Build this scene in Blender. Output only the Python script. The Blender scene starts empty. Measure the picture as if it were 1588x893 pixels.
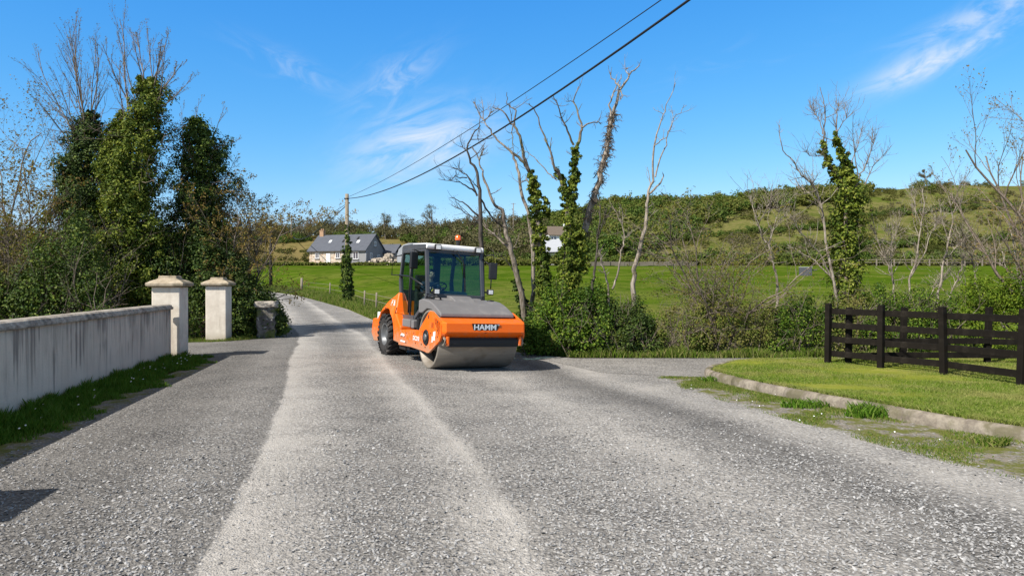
import bpy, math, random
import numpy as np
from mathutils import Vector, Matrix
random.seed(7)
RNG = np.random.default_rng(11)
SC = bpy.context.scene
COL = SC.collection
PI = math.pi
R = math.radians

# ------------------------------------------------------------------ survey
FPX, CX, HY, EYE = 1100.0, 794.0, 438.0, 2.05      # eye height 2.05 m, 25 mm lens

def smooth(a, b, x):
    t = np.clip((np.asarray(x, float) - a) / (b - a), 0, 1)
    return t * t * (3 - 2 * t)

ROADL_Y = [-8, 4.96, 5.9, 8, 11.2, 18.5, 27.5, 31, 40, 52.5, 64, 73, 90, 105, 125]
ROADL_X = [-0.9, -2.2, -2.4, -2.87, -3.7, -5.8, -8.2, -9.5, -12.7, -17.4, -21.9, -27.4, -41, -52, -68]
EDGE_R_Y = [-8, 5, 9.1, 12, 16.5, 19, 20.5, 21.5, 25, 30, 37, 45.5, 54, 64.3, 72.6, 81, 90, 105, 125]
EDGE_R_X = [8, 7.6, 6.5, 5.3, 4.3, 3.4, 1.6, 0.6, -1.7, -4.0, -7.2, -10.5, -14.5, -19.5, -25, -31, -37.5, -49, -65]
EDGE_L_Y = [-8, 5, 12, 18.4, 19.4, 20.2, 23.6, 24.6, 25.6, 28, 30.5, 33.6, 40, 52.5, 64, 73, 90, 105, 125]
EDGE_L_X = [-4.2, -5.7, -7.0, -8.1, -9.2, -13, -13, -9.9, -9.4, -9.5, -9.8, -10.6, -12.9, -17.6, -22.1, -27.6, -41.2, -52.2, -68]

def smooth_interp(y, ys, xs):
    y = np.asarray(y, float)
    r = 0
    for d in (-1.2, -.6, 0, .6, 1.2):
        r = r + np.interp(y + d, ys, xs)
    return r / 5

def road_left(y): return smooth_interp(y, ROADL_Y, ROADL_X)
def edge_right(y): return np.interp(y, EDGE_R_Y, EDGE_R_X)
def edge_left(y): return np.interp(y, EDGE_L_Y, EDGE_L_X)

RIDGE_PX = [-900, 0, 400, 640, 800, 950, 1100, 1250, 1350, 1450, 1588, 2600]
RIDGE_E = [50, 60, 68, 72, 84, 112, 118, 134, 143, 148, 149, 150]

def H(X, Y):
    """terrain height"""
    X = np.asarray(X, float); Y = np.asarray(Y, float)
    s = np.where(Y < 30, 0.0, np.where(Y < 40, .0015 * (Y - 30) ** 2, .15 + .03 * (Y - 40)))
    yy = np.clip(Y, 26, 125)
    f = np.where(yy < 34, .0034 * (yy - 26) ** 2, .2176 + .0544 * (yy - 34))
    w = smooth(0, 15, X - edge_right(Y)) * smooth(24, 34, Y)
    z = s + w * (f - s)
    # cross-fall of the carriageway by the junction
    u = X - road_left(Y)
    z = z - .042 * np.clip(u - 3.0, 0, 3.0) * smooth(10, 15, Y) * (1 - smooth(23, 33, Y))
    # hillside
    Ys = np.maximum(Y, 1.0)
    az = CX + FPX * X / Ys
    er = np.interp(az, RIDGE_PX, RIDGE_E)
    t = smooth(122, 320, Ys)
    e = 27 + (er - 27) * (t * .75 + .25 * np.clip((Ys - 122) / 198, 0, 1))
    zh = EYE + e / FPX * np.minimum(Ys, 320) - .01 * np.maximum(Ys - 320, 0)
    k = smooth(112, 150, Ys)
    bumps = np.sin(X * .09 + Y * .05) * .5 + np.sin(X * .043 - Y * .11 + 2) * .7
    return z * (1 - k) + (zh + bumps * smooth(140, 190, Ys)) * k

def at(px, py, zoff=0.0):
    """ground point that the survey line of sight through (px, py) meets"""
    dx, dz = (px - CX) / FPX, -(py - HY) / FPX
    Y = 3.0
    while Y < 600:
        if EYE + dz * Y <= float(H(dx * Y, Y)) + zoff:
            break
        Y += .05 if Y < 40 else (.2 if Y < 90 else .7)
    return Vector((dx * Y, Y, float(H(dx * Y, Y)) + zoff))

def P(px, py, Y):
    return Vector(((px - CX) / FPX * Y, Y, EYE - (py - HY) / FPX * Y))

# ------------------------------------------------------------------ helpers
def tag(o, label=None, cat=None, group=None, kind=None):
    if label: o['label'] = label
    if cat: o['category'] = cat
    if group: o['group'] = group
    if kind: o['kind'] = kind
    return o

def link(name, me, mats, parent=None):
    o = bpy.data.objects.new(name, me)
    COL.objects.link(o)
    for m in (mats if isinstance(mats, (list, tuple)) else [mats]):
        me.materials.append(m)
    if parent: o.parent = parent
    return o

def empty(name, loc=(0, 0, 0), rot=(0, 0, 0)):
    o = bpy.data.objects.new(name, None)
    COL.objects.link(o)
    o.empty_display_size = .2
    o.location = loc; o.rotation_euler = rot
    return o

def mesh_arrays(name, V, F, smooth_shade=False):
    """V (n,3), F (m,k) arrays -> mesh"""
    V = np.ascontiguousarray(V, np.float32); F = np.ascontiguousarray(F, np.int32)
    me = bpy.data.meshes.new(name)
    m, k = F.shape
    me.vertices.add(len(V)); me.vertices.foreach_set('co', V.ravel())
    me.loops.add(m * k); me.loops.foreach_set('vertex_index', F.ravel())
    me.polygons.add(m)
    me.polygons.foreach_set('loop_start', np.arange(0, m * k, k, dtype=np.int32))
    me.polygons.foreach_set('loop_total', np.full(m, k, np.int32))
    me.polygons.foreach_set('use_smooth', np.full(m, smooth_shade, bool))
    me.update(calc_edges=True)
    return me

class MB:
    """collects shapes; build() links them as one mesh"""
    def __init__(s): s.v = []; s.f = []; s.m = []; s.sm = []
    def add(s, verts, faces, mi=0, sm=False, M=None):
        b = len(s.v)
        for p in verts:
            p = Vector(p)
            if M is not None: p = M @ p
            s.v.append(tuple(p))
        for f in faces:
            s.f.append([b + i for i in f]); s.m.append(mi); s.sm.append(sm)
        return s
    def box(s, c, d, mi=0, M=None, rz=0, rx=0):
        x, y, z = [q / 2 for q in d]
        L = Matrix.Translation(c) @ Matrix.Rotation(rz, 4, 'Z') @ Matrix.Rotation(rx, 4, 'X')
        if M is not None: L = M @ L
        vs = [(-x, -y, -z), (x, -y, -z), (x, y, -z), (-x, y, -z), (-x, -y, z), (x, -y, z), (x, y, z), (-x, y, z)]
        return s.add(vs, [(0, 3, 2, 1), (4, 5, 6, 7), (0, 1, 5, 4), (1, 2, 6, 5), (2, 3, 7, 6), (3, 0, 4, 7)], mi, False, L)
    def prism(s, prof, x0, x1, mi=0, sx=None, M=None):
        """profile of (y, z) swept along x; sx(z) scales the half widths"""
        n = len(prof); g = sx or (lambda y, z: 1)
        vs = [(x0 * g(y, z), y, z) for y, z in prof] + [(x1 * g(y, z), y, z) for y, z in prof]
        fs = [tuple(range(n))[::-1], tuple(range(n, 2 * n))]
        a = sum(prof[i][0] * prof[(i + 1) % n][1] - prof[(i + 1) % n][0] * prof[i][1] for i in range(n))
        for i in range(n):
            j = (i + 1) % n
            fs.append((i, j, n + j, n + i))
        if (a < 0) == (x1 > x0): fs = [f[::-1] for f in fs]
        return s.add(vs, fs, mi, False, M)
    def tube(s, pts, r, n=8, mi=0, sm=True, M=None):
        rs = r if isinstance(r, (list, tuple)) else [r] * len(pts)
        V, F = tube_arrays([(np.array([tuple(p) for p in pts], float), np.array(rs, float))], n)
        s.add([tuple(p) for p in V], [tuple(f) for f in F], mi, sm, M)
        k = len(V); a = [tuple(p) for p in V[:n]]; b = [tuple(p) for p in V[-n:]]
        s.add(a, [tuple(range(n))[::-1]], mi, False, M); s.add(b, [tuple(range(n))], mi, False, M)
        return s
    def lathe(s, prof, axis='x', n=32, mi=0, sm=True, M=None, closed=False):
        """profile of (a, r): a along the axis, r radius"""
        vs = []; m = len(prof)
        for k in range(n):
            t = 2 * PI * k / n; c, q = math.cos(t), math.sin(t)
            for a, r in prof:
                vs.append((a, r * c, r * q) if axis == 'x' else (r * c, r * q, a))
        fs = []
        for k in range(n):
            k2 = (k + 1) % n
            for i in range(m if closed else m - 1):
                i2 = (i + 1) % m
                fs.append((k * m + i, k * m + i2, k2 * m + i2, k2 * m + i))
        return s.add(vs, fs, mi, sm, M)
    def build(s, name, mats, parent=None, bevel=0, seg=2, fix=True):
        me = bpy.data.meshes.new(name)
        me.from_pydata(s.v, [], s.f)
        me.polygons.foreach_set('material_index', s.m)
        me.polygons.foreach_set('use_smooth', s.sm)
        me.update()
        if fix:
            import bmesh
            bm = bmesh.new(); bm.from_mesh(me)
            bmesh.ops.remove_doubles(bm, verts=bm.verts, dist=1e-5)
            bmesh.ops.recalc_face_normals(bm, faces=bm.faces)
            bm.to_mesh(me); bm.free()
        o = link(name, me, mats, parent)
        if bevel:
            b = o.modifiers.new('edge', 'BEVEL'); b.width = bevel; b.segments = seg
            b.limit_method = 'ANGLE'; b.angle_limit = R(35)
            b.harden_normals = False
        return o

def tube_arrays(polys, n):
    Vs, Fs = [], []; base = 0
    ang = np.arange(n) * 2 * PI / n
    ca, sa = np.cos(ang), np.sin(ang)
    for pts, rs in polys:
        k = len(pts)
        t = np.gradient(pts, axis=0)
        t /= np.linalg.norm(t, axis=1, keepdims=True) + 1e-9
        ref = np.array([.31, .95, .05]) if abs(t[0][2]) > .6 else np.array([0, 0, 1.0])
        a = np.cross(t, ref); a /= np.linalg.norm(a, axis=1, keepdims=True) + 1e-9
        b = np.cross(t, a)
        ring = pts[:, None, :] + rs[:, None, None] * (a[:, None, :] * ca[None, :, None] + b[:, None, :] * sa[None, :, None])
        Vs.append(ring.reshape(-1, 3))
        i = np.arange(k - 1)[:, None] * n; j = np.arange(n)[None, :]; j2 = (j + 1) % n
        F = np.stack([i + j, i + j2, i + n + j2, i + n + j], -1).reshape(-1, 4) + base
        Fs.append(F); base += k * n
    return np.concatenate(Vs), np.concatenate(Fs)

def tubes(name, polys, n, mat, parent=None):
    V, F = tube_arrays(polys, n)
    return link(name, mesh_arrays(name, V, F, True), mat, parent)

def leaf_arrays(pos, nrm, size, aspect=.62, rng=RNG, fold=.18):
    """one folded four-corner leaf per position, facing nrm"""
    N = len(pos)
    nrm = nrm / (np.linalg.norm(nrm, axis=1, keepdims=True) + 1e-9)
    rnd = rng.normal(size=(N, 3))
    a = np.cross(nrm, rnd); a /= np.linalg.norm(a, axis=1, keepdims=True) + 1e-9
    b = np.cross(nrm, a)
    s = (np.asarray(size) * np.ones(N))[:, None]
    h = s * .5
    v0 = pos - a * h
    v1 = pos + b * h * aspect + nrm * s * fold
    v2 = pos + a * h
    v3 = pos - b * h * aspect + nrm * s * fold
    V = np.stack([v0, v1, v2, v3], 1).reshape(-1, 3)
    F = np.arange(4 * N).reshape(-1, 4)
    return V, F

def leaves(name, pos, nrm, size, mat, parent=None, aspect=.62, fold=.18):
    V, F = leaf_arrays(np.asarray(pos, float), np.asarray(nrm, float), size, aspect, RNG, fold)
    return link(name, mesh_arrays(name, V, F), mat, parent)

def clumps(centers, sig, n, out_from=None, flat=1.0, up=.5):
    """leaf positions gathered in clumps -> pos, normals"""
    C = np.repeat(np.asarray(centers, float), n, 0)
    S = np.repeat(np.asarray(sig, float) * np.ones(len(centers)), n)[:, None]
    d = RNG.normal(size=C.shape); d /= np.linalg.norm(d, axis=1, keepdims=True)
    rad = RNG.random((len(C), 1)) ** .5
    off = d * rad * S * np.array([1, 1, flat])
    nr = d * .8 + RNG.normal(size=C.shape) * .45 + np.array([0, 0, up])
    if out_from is not None: nr = nr + out_from
    return C + off, nr

# ------------------------------------------------------------------ materials
def mat_new(name):
    m = bpy.data.materials.new(name); m.use_nodes = True
    nt = m.node_tree; nt.nodes.clear()
    out = nt.nodes.new('ShaderNodeOutputMaterial')
    return m, nt, out

class NT:
    def __init__(s, nt): s.nt = nt
    def n(s, typ, **kw):
        nd = s.nt.nodes.new('ShaderNode' + typ)
        for k, v in kw.items():
            if k in nd.inputs.keys() if isinstance(k, str) else False: pass
            setattr(nd, k, v)
        return nd
    def l(s, a, b): s.nt.links.new(a, b)
    def val(s, sock, v):
        if hasattr(v, 'is_output'): s.l(v, sock)
        else: sock.default_value = v
    def pos(s): return s.n('NewGeometry').outputs['Position']
    def obj(s): return s.n('TexCoord').outputs['Object']
    def mapping(s, vec, scale=(1, 1, 1), rot=(0, 0, 0), loc=(0, 0, 0)):
        m = s.n('Mapping'); s.l(vec, m.inputs['Vector'])
        m.inputs['Scale'].default_value = scale; m.inputs['Rotation'].default_value = rot; m.inputs['Location'].default_value = loc
        return m.outputs[0]
    def noise(s, vec, scale, detail=4, rough=.55, dist=0):
        t = s.n('TexNoise'); s.l(vec, t.inputs['Vector'])
        t.inputs['Scale'].default_value = scale; t.inputs['Detail'].default_value = detail
        t.inputs['Roughness'].default_value = rough; t.inputs['Distortion'].default_value = dist
        return t.outputs['Fac']
    def ramp(s, fac, stops, interp='LINEAR'):
        r = s.n('ValToRGB'); s.l(fac, r.inputs[0]); cr = r.color_ramp; cr.interpolation = interp
        while len(cr.elements) > 1: cr.elements.remove(cr.elements[-1])
        cr.elements[0].position = stops[0][0]; cr.elements[0].color = col4(stops[0][1])
        for p, c in stops[1:]:
            e = cr.elements.new(p); e.color = col4(c)
        return r.outputs['Color']
    def mix(s, fac, a, b, blend='MIX'):
        m = s.n('Mix', data_type='RGBA', blend_type=blend)
        s.val(m.inputs[0], fac)
        for sock, v in ((m.inputs[6], a), (m.inputs[7], b)):
            if hasattr(v, 'is_output'): s.l(v, sock)
            else: sock.default_value = col4(v)
        return m.outputs[2]
    def math(s, op, a, b=0.0, c=None, clamp=False):
        m = s.n('Math', operation=op, use_clamp=clamp)
        s.val(m.inputs[0], a); s.val(m.inputs[1], b)
        if c is not None: s.val(m.inputs[2], c)
        return m.outputs[0]
    def maprange(s, v, a, b, c=0.0, d=1.0, interp='SMOOTHSTEP'):
        m = s.n('MapRange', interpolation_type=interp)
        s.val(m.inputs[0], v)
        for i, q in enumerate((a, b, c, d)): m.inputs[i + 1].default_value = q
        return m.outputs[0]
    def bump(s, h, strength=.3, dist=.02):
        b = s.n('Bump'); s.l(h, b.inputs['Height']); b.inputs['Strength'].default_value = strength; b.inputs['Distance'].default_value = dist
        return b.outputs[0]
    def bsdf(s, color, rough=.8, metal=0, normal=None, spec=.3, **kw):
        p = s.n('BsdfPrincipled')
        s.val(p.inputs['Base Color'], color if hasattr(color, 'is_output') else col4(color))
        s.val(p.inputs['Roughness'], rough); p.inputs['Metallic'].default_value = metal
        p.inputs['Specular IOR Level'].default_value = spec
        if normal is not None: s.l(normal, p.inputs['Normal'])
        for k, v in kw.items(): p.inputs[k].default_value = v
        return p.outputs[0]

def col4(c):
    if isinstance(c, (int, float)): return (c, c, c, 1)
    c = tuple(c)
    return c if len(c) == 4 else c + (1,)

def simple(name, color, rough=.5, metal=0, spec=.4, vary=.12, scale=6, bump=0, dirt=None, **kw):
    """paint or plain stuff with soft unevenness (and optional dust)"""
    m, nt, out = mat_new(name); t = NT(nt)
    v = t.obj()
    n1 = t.noise(v, scale, 5)
    c = t.mix(n1, tuple(q * (1 - vary) for q in color), tuple(min(1, q * (1 + vary)) for q in color))
    if dirt:
        n2 = t.noise(v, 3.1, 6, .65)
        c = t.mix(t.maprange(n2, .5, .78, 0, dirt[1]), c, dirt[0])
    nrm = t.bump(t.noise(v, scale * 14, 3), bump, .01) if bump else None
    t.l(t.bsdf(c, t.maprange(n1, .3, .7, rough * .85, min(1, rough * 1.15), 'LINEAR'), metal, nrm, spec, **kw), out.inputs[0])
    return m

def leaf_mat(name, cols, transl=.3, clumpcol=None, rough=.45, spec=.35, nscale=1.2):
    m, nt, out = mat_new(name); t = NT(nt)
    rnd = t.n('NewGeometry').outputs['Random Per Island']
    k = len(cols)
    c = t.ramp(rnd, [(i / (k - 1), cc) for i, cc in enumerate(cols)])
    if clumpcol is not None:
        nz = t.noise(t.pos(), nscale, 3)
        c = t.mix(t.maprange(nz, .42, .68, 0, .75), c, clumpcol)
    a = t.bsdf(c, max(rough, .55), 0, None, spec * .35)
    tr = t.n('BsdfTranslucent'); t.l(t.mix(1, c, (1.0, 1.0, .55), 'MULTIPLY'), tr.inputs[0])
    mx = t.n('MixShader'); mx.inputs[0].default_value = transl
    t.l(a, mx.inputs[1]); t.l(tr.outputs[0], mx.inputs[2]); t.l(mx.outputs[0], out.inputs[0])
    return m

def bark_mat(name, c1, c2, moss=None, scale=3):
    m, nt, out = mat_new(name); t = NT(nt)
    v = t.mapping(t.pos(), (6, 6, 1.2))
    n1 = t.noise(v, scale, 5, .6)
    c = t.mix(t.maprange(n1, .35, .65), c1, c2)
    if moss: c = t.mix(t.maprange(t.noise(t.pos(), 1.3, 4), .5, .7, 0, .8), c, moss)
    t.l(t.bsdf(c, .85, 0, t.bump(n1, .5, .03), .2), out.inputs[0])
    return m

M = {}
M['orange'] = simple('orange_paint', (.85, .135, .006), .4, 0, .3, .05, 2, dirt=((.45, .2, .08), .42))
def splash(m):
    nt_ = m.node_tree; t = NT(nt_); bs = [n for n in nt_.nodes if n.type == 'BSDF_PRINCIPLED'][0]
    src = bs.inputs['Base Color'].links[0].from_socket; o = t.obj()
    sp = t.n('SeparateXYZ'); t.l(o, sp.inputs[0])
    low = t.maprange(sp.outputs[2], .3, 1.05, .42, .0, 'LINEAR')
    f = t.maprange(t.math('ADD', t.noise(o, 9, 6, .75), low), .62, .85, 0, .75)
    c = t.mix(f, src, (.36, .24, .15))
    c = t.mix(t.maprange(t.noise(t.mapping(o, (3, 9, 40)), 1.5, 3), .64, .7, 0, .5), c, (.5, .16, .04))
    t.l(c, bs.inputs['Base Color'])
splash(M['orange'])
M['grey_panel'] = simple('grey_plastic', (.17, .162, .16), .55, 0, .3, .12, 3, .08, dirt=((.3, .275, .25), .45))
M['cab_grey'] = simple('cab_grey_paint', (.06, .063, .07), .4, 0, .45, .1, 3, dirt=((.16, .15, .14), .3))
M['roof_white'] = simple('roof_white_paint', (.74, .74, .72), .4, 0, .4, .05, 2, dirt=((.4, .38, .33), .4))
M['black'] = simple('black_plastic', (.014, .014, .015), .45, 0, .4, .2, 5)
M['rubber'] = simple('tyre_rubber', (.035, .033, .032), .85, 0, .2, .25, 5, .2, dirt=((.17, .15, .13), .7))
M['rim'] = simple('rim_metal', (.13, .135, .14), .45, .3, .4, .2, 6, dirt=((.2, .18, .15), .5))
M['white_letter'] = simple('white_lettering', (.75, .78, .8), .4, 0, .4, .03)
M['badge'] = simple('badge_black', (.01, .011, .013), .3, 0, .5, .1)
M['lens'] = simple('lamp_lens', (.75, .75, .72), .12, 0, .8, .15, 30)
M['amber'] = simple('amber_lens', (.9, .13, .01), .15, 0, .7, .1, 20)
M['seat'] = simple('seat_fabric', (.02, .02, .022), .9)
M['skin'] = simple('skin', (.5, .29, .2), .5)
M['jacket'] = simple('navy_jacket', (.02, .03, .06), .85)
M['hivis'] = simple('hi_vis_yellow', (.6, .55, .03), .8)
M['hair'] = simple('dark_hair', (.012, .01, .008), .7)
M['hazard'] = simple('yellow_hose', (.7, .4, .03), .5)

def steel_mat():
    m, nt, out = mat_new('drum_steel'); t = NT(nt)
    v = t.mapping(t.obj(), (1.2, 14, 14))
    n1 = t.noise(v, 2.2, 6, .65)
    n2 = t.noise(t.obj(), 3, 5)
    c = t.mix(n1, (.2, .175, .14), (.36, .32, .27))
    c = t.mix(t.maprange(n2, .5, .75, 0, .6), c, (.17, .13, .09))
    t.l(t.bsdf(c, .55, .35, t.bump(n1, .12, .01), .4), out.inputs[0])
    return m
M['steel'] = steel_mat()

def glass_mat(name, tint, refl=.08):
    m, nt, out = mat_new(name); t = NT(nt)
    tr = t.n('BsdfTransparent'); tr.inputs[0].default_value = col4(tint)
    gl = t.n('BsdfGlossy'); gl.inputs['Roughness'].default_value = .03; gl.inputs[0].default_value = (.9, .95, 1, 1)
    lw = t.n('LayerWeight'); lw.inputs[0].default_value = .5
    fr = t.math('MULTIPLY_ADD', t.math('POWER', lw.outputs['Facing'], 5), .75, .045)
    mx = t.n('MixShader'); t.l(fr, mx.inputs[0]); t.l(tr.outputs[0], mx.inputs[1]); t.l(gl.outputs[0], mx.inputs[2])
    t.l(mx.outputs[0], out.inputs[0])
    return m
M['glass'] = glass_mat('tinted_glass', (.46, .66, .65))
M['house_glass'] = simple('window_glass', (.03, .04, .06), .08, 0, .8, .2)

def road_mat(kind='road'):
    m, nt, out = mat_new('chipped_' + kind); t = NT(nt)
    pos = t.pos()
    at_ = t.n('Attribute', attribute_name='lat'); u = at_.outputs['Fac']
    wob = t.noise(pos, .35, 3)
    fine = t.noise(pos, 2.2, 5, .6)
    if kind == 'road':
        u2 = t.math('ADD', u, t.math('MULTIPLY_ADD', wob, .4, -.2))
        u2 = t.math('ADD', u2, t.math('MULTIPLY_ADD', fine, .1, -.05))
        uf = t.maprange(u2, -4, 9, 0, 1, 'LINEAR')
        def q(x): return (x + 4) / 13
        st = [(-4, .40), (-1.2, .36), (-.5, .42), (-.06, .4), (.03, .95), (.35, .86), (.75, .74), (1.15, .6), (1.5, .56), (1.9, .76), (2.3, .86), (2.42, .95), (2.7, .56), (3.2, .5), (3.8, .62), (4.4, .76), (4.9, .8), (5.5, .62), (5.95, .4), (6.35, .24), (6.7, .56), (7.2, .84), (7.8, .76), (9, .6)]
        worn = t.ramp(uf, [(q(a), b) for a, b in st])
    else:
        worn = t.ramp(fine, [(.3, .45), (.7, .72)])
    # chippings
    warp = t.mapping(pos, (1, 1, 1))
    v1 = t.n('TexVoronoi', feature='F1'); t.l(warp, v1.inputs['Vector']); v1.inputs['Scale'].default_value = 26; v1.inputs['Randomness'].default_value = 1
    v2 = t.n('TexVoronoi', feature='F1'); t.l(warp, v2.inputs['Vector']); v2.inputs['Scale'].default_value = 58
    sc = t.n('SeparateColor'); t.l(v1.outputs['Color'], sc.inputs[0])
    sc2 = t.n('SeparateColor'); t.l(v2.outputs['Color'], sc2.inputs[0])
    stone = t.ramp(sc.outputs[0], [(0, .15), (.4, .3), (.75, .44), (1, .68)])
    stone = t.mix(.35, stone, t.ramp(sc2.outputs[1], [(0, .13), (.6, .33), (1, .56)]))
    stone = t.mix(1, stone, (1.0, .965, .92), 'MULTIPLY')
    gap = t.maprange(v1.outputs['Distance'], .3, .62, 1, .32, 'LINEAR')
    stone = t.mix(1, stone, gap, 'MULTIPLY')
    dust = t.mix(fine, (.37, .35, .322), (.46, .435, .40))
    tar = t.mix(fine, (.13, .126, .123), (.2, .193, .187))
    base = t.mix(worn, tar, dust)
    patch = t.noise(pos, .9, 6, .7)
    amount = t.math('ADD', t.maprange(patch, .3, .7, -.2, .2), .62, clamp=True)
    amount = t.math('SUBTRACT', amount, t.maprange(worn, .66, 1.0, 0, .36), clamp=True)
    c = t.mix(amount, t.mix(.45, base, dust), stone)
    if kind == 'road':
        tn = [(-4, .78), (-2.6, .7), (-2.0, .6), (-1.2, .62), (-.7, .78), (-.3, .76), (-.05, .68), (.0, 1.12), (.3, 1.08), (.7, 1.05), (1.0, .93), (1.3, .84), (1.6, .84), (2.05, 1.0), (2.4, 1.13), (2.5, 1.02), (2.7, .92), (3.1, .92), (3.6, .97), (4.3, 1.06), (4.9, 1.1), (5.4, 1.0), (5.8, .88), (6.15, .7), (6.4, .64), (6.65, .78), (6.85, .97), (7.4, 1.06), (8, .98), (9, .9)]
        c = t.mix(1, c, t.ramp(uf, [(q(a), b) for a, b in tn]), 'MULTIPLY')
    else: c = t.mix(1, c, .92, 'MULTIPLY')
    blot = t.noise(pos, .3, 6, .65)
    c = t.mix(1, c, t.ramp(blot, [(.3, (.8, .79, .78)), (.7, (1.12, 1.1, 1.07))]), 'MULTIPLY')
    if kind == 'road':
        wd = t.n('Attribute', attribute_name='weed').outputs['Fac']
        n4 = t.noise(pos, 1.7, 7, .72); n5 = t.noise(pos, 11, 5, .75)
        soil = t.mix(n5, (.15, .125, .09), (.3, .265, .215))
        soil = t.mix(t.maprange(sc.outputs[1], .6, .8, 0, .8), soil, stone)
        grn = t.mix(n5, (.07, .085, .012), (.18, .175, .045))
        wc = t.mix(t.maprange(t.noise(pos, 2.6, 6, .7), .44, .56), soil, grn)
        wf = t.math('ADD', wd, t.math('MULTIPLY_ADD', n4, 1.5, -.75))
        c = t.mix(t.maprange(t.math('ADD', wf, t.math('MULTIPLY_ADD', n5, .8, -.4)), .35, .6), c, wc)
    h = t.math('MULTIPLY', t.math('SUBTRACT', .6, v1.outputs['Distance']), amount)
    h = t.math('ADD', h, t.math('MULTIPLY', t.math('SUBTRACT', .6, v2.outputs['Distance']), .4))
    t.l(t.bsdf(c, .9, 0, t.bump(h, 1.0, .022), .15), out.inputs[0])
    return m
M['road'] = road_mat('road')
M['apron'] = road_mat('side')

def grass_ground(name, cols, hill=False):
    m, nt, out = mat_new(name); t = NT(nt)
    pos = t.pos()
    n1 = t.noise(pos, .3, 8, .72); n2 = t.noise(pos, 5, 6, .8)
    n3 = t.noise(t.mapping(pos, (.11, .17, .3)), 1, 8, .75)
    c = t.ramp(t.math('ADD', t.math('MULTIPLY', n1, .65), t.math('MULTIPLY', n2, .35)), [(.38, cols[0]), (.5, cols[1]), (.6, cols[2])])
    c = t.mix(t.maprange(n3, .46, .66, 0, .6), c, cols[3])
    if hill:
        a = t.n('Attribute', attribute_name='hill').outputs['Fac']
        nh = t.noise(pos, .055, 6, .65, .6); nk = t.noise(pos, .5, 6, .75)
        hc = t.ramp(t.math('ADD', t.math('MULTIPLY', nh, .6), t.math('MULTIPLY', nk, .4)), [(.34, (.045, .065, .012)), (.42, (.085, .1, .022)), (.5, (.15, .135, .05)), (.55, (.09, .11, .022)), (.62, (.07, .1, .014)), (.72, (.18, .15, .06))])
        dry = t.n('Attribute', attribute_name='dry').outputs['Fac']
        hc = t.mix(t.math('MULTIPLY', dry, t.maprange(nk, .3, .6, .3, 1)), hc, t.mix(nk, (.12, .085, .03), (.27, .2, .09)))
        near = t.n('SeparateXYZ'); t.l(pos, near.inputs[0])
        ol = t.math('MULTIPLY', t.maprange(near.outputs[1], 34, 75, .8, 0), t.maprange(t.noise(pos, .22, 7, .7), .35, .6))
        c = t.mix(ol, c, t.mix(n2, (.1, .115, .02), (.2, .18, .06)))
        c = t.mix(t.maprange(t.noise(pos, .9, 6, .75), .5, .64, 0, .85), c, (.035, .07, .006))
        c = t.mix(t.maprange(t.noise(pos, .13, 7, .7, .8), .52, .66, 0, .6), c, (.16, .18, .035))
        c = t.mix(a, c, hc)
        d = t.n('Attribute', attribute_name='earth').outputs['Fac']
        c = t.mix(d, c, t.mix(n2, (.05, .045, .025), (.085, .1, .03)))
    t.l(t.bsdf(c, .95, 0, t.bump(n2, .7, .06), .0), out.inputs[0])
    return m
M['terrain'] = grass_ground('field_grass', [(.035, .075, .004), (.058, .105, .006), (.088, .125, .012), (.13, .13, .03)], True)
M['lawn'] = grass_ground('lawn_turf', [(.1, .135, .012), (.18, .21, .025), (.26, .26, .05), (.31, .27, .09)])

def dirt_mat():
    m, nt, out = mat_new('weedy_dirt'); t = NT(nt)
    pos = t.pos()
    n1 = t.noise(pos, 1.4, 6, .7); n2 = t.noise(pos, 12, 5, .7)
    v1 = t.n('TexVoronoi'); t.l(pos, v1.inputs['Vector']); v1.inputs['Scale'].default_value = 30
    g = t.n('SeparateColor'); t.l(v1.outputs['Color'], g.inputs[0])
    soil = t.mix(n2, (.13, .105, .08), (.24, .21, .175))
    soil = t.mix(t.maprange(g.outputs[0], .75, .95, 0, .6), soil, (.36, .34, .31))
    green = t.mix(n2, (.075, .085, .02), (.17, .16, .05))
    c = t.mix(t.maprange(n1, .43, .57), soil, green)
    t.l(t.bsdf(c, .95, 0, t.bump(n2, .8, .03), .08), out.inputs[0])
    return m
M['dirt'] = dirt_mat()

def wall_mat():
    """white render, grimed with long runs below the coping"""
    m, nt, out = mat_new('weathered_render'); t = NT(nt)
    o = t.obj()
    run = t.noise(t.mapping(o, (3.2, 3.2, .4)), 1.0, 7, .7, .4)
    run2 = t.math('MULTIPLY', t.noise(t.mapping(o, (9, 9, .35)), 1.0, 5, .65), t.maprange(t.noise(o, .9, 3), .3, .6, .75, 1.08))
    blot = t.noise(o, 1.3, 6, .7)
    sp = t.n('SeparateXYZ'); t.l(o, sp.inputs[0])
    hi = t.maprange(sp.outputs[2], .15, 1.4, .0, .16, 'LINEAR')
    c = t.mix(blot, (.53, .45, .355), (.74, .645, .525))
    c = t.mix(t.maprange(t.math('ADD', run, hi), .5, .8, 0, .6), c, (.26, .215, .17))
    c = t.mix(t.maprange(t.math('ADD', run2, hi), .58, .76, 0, .7), c, (.13, .11, .1))
    low = t.maprange(sp.outputs[2], 0, .3, .65, 0, 'LINEAR')
    c = t.mix(t.math('MULTIPLY', low, blot), c, (.13, .12, .075))
    t.l(t.bsdf(c, .9, 0, t.bump(t.noise(o, 26, 4), .35, .02), .15), out.inputs[0])
    return m
M['wall'] = wall_mat()

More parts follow.
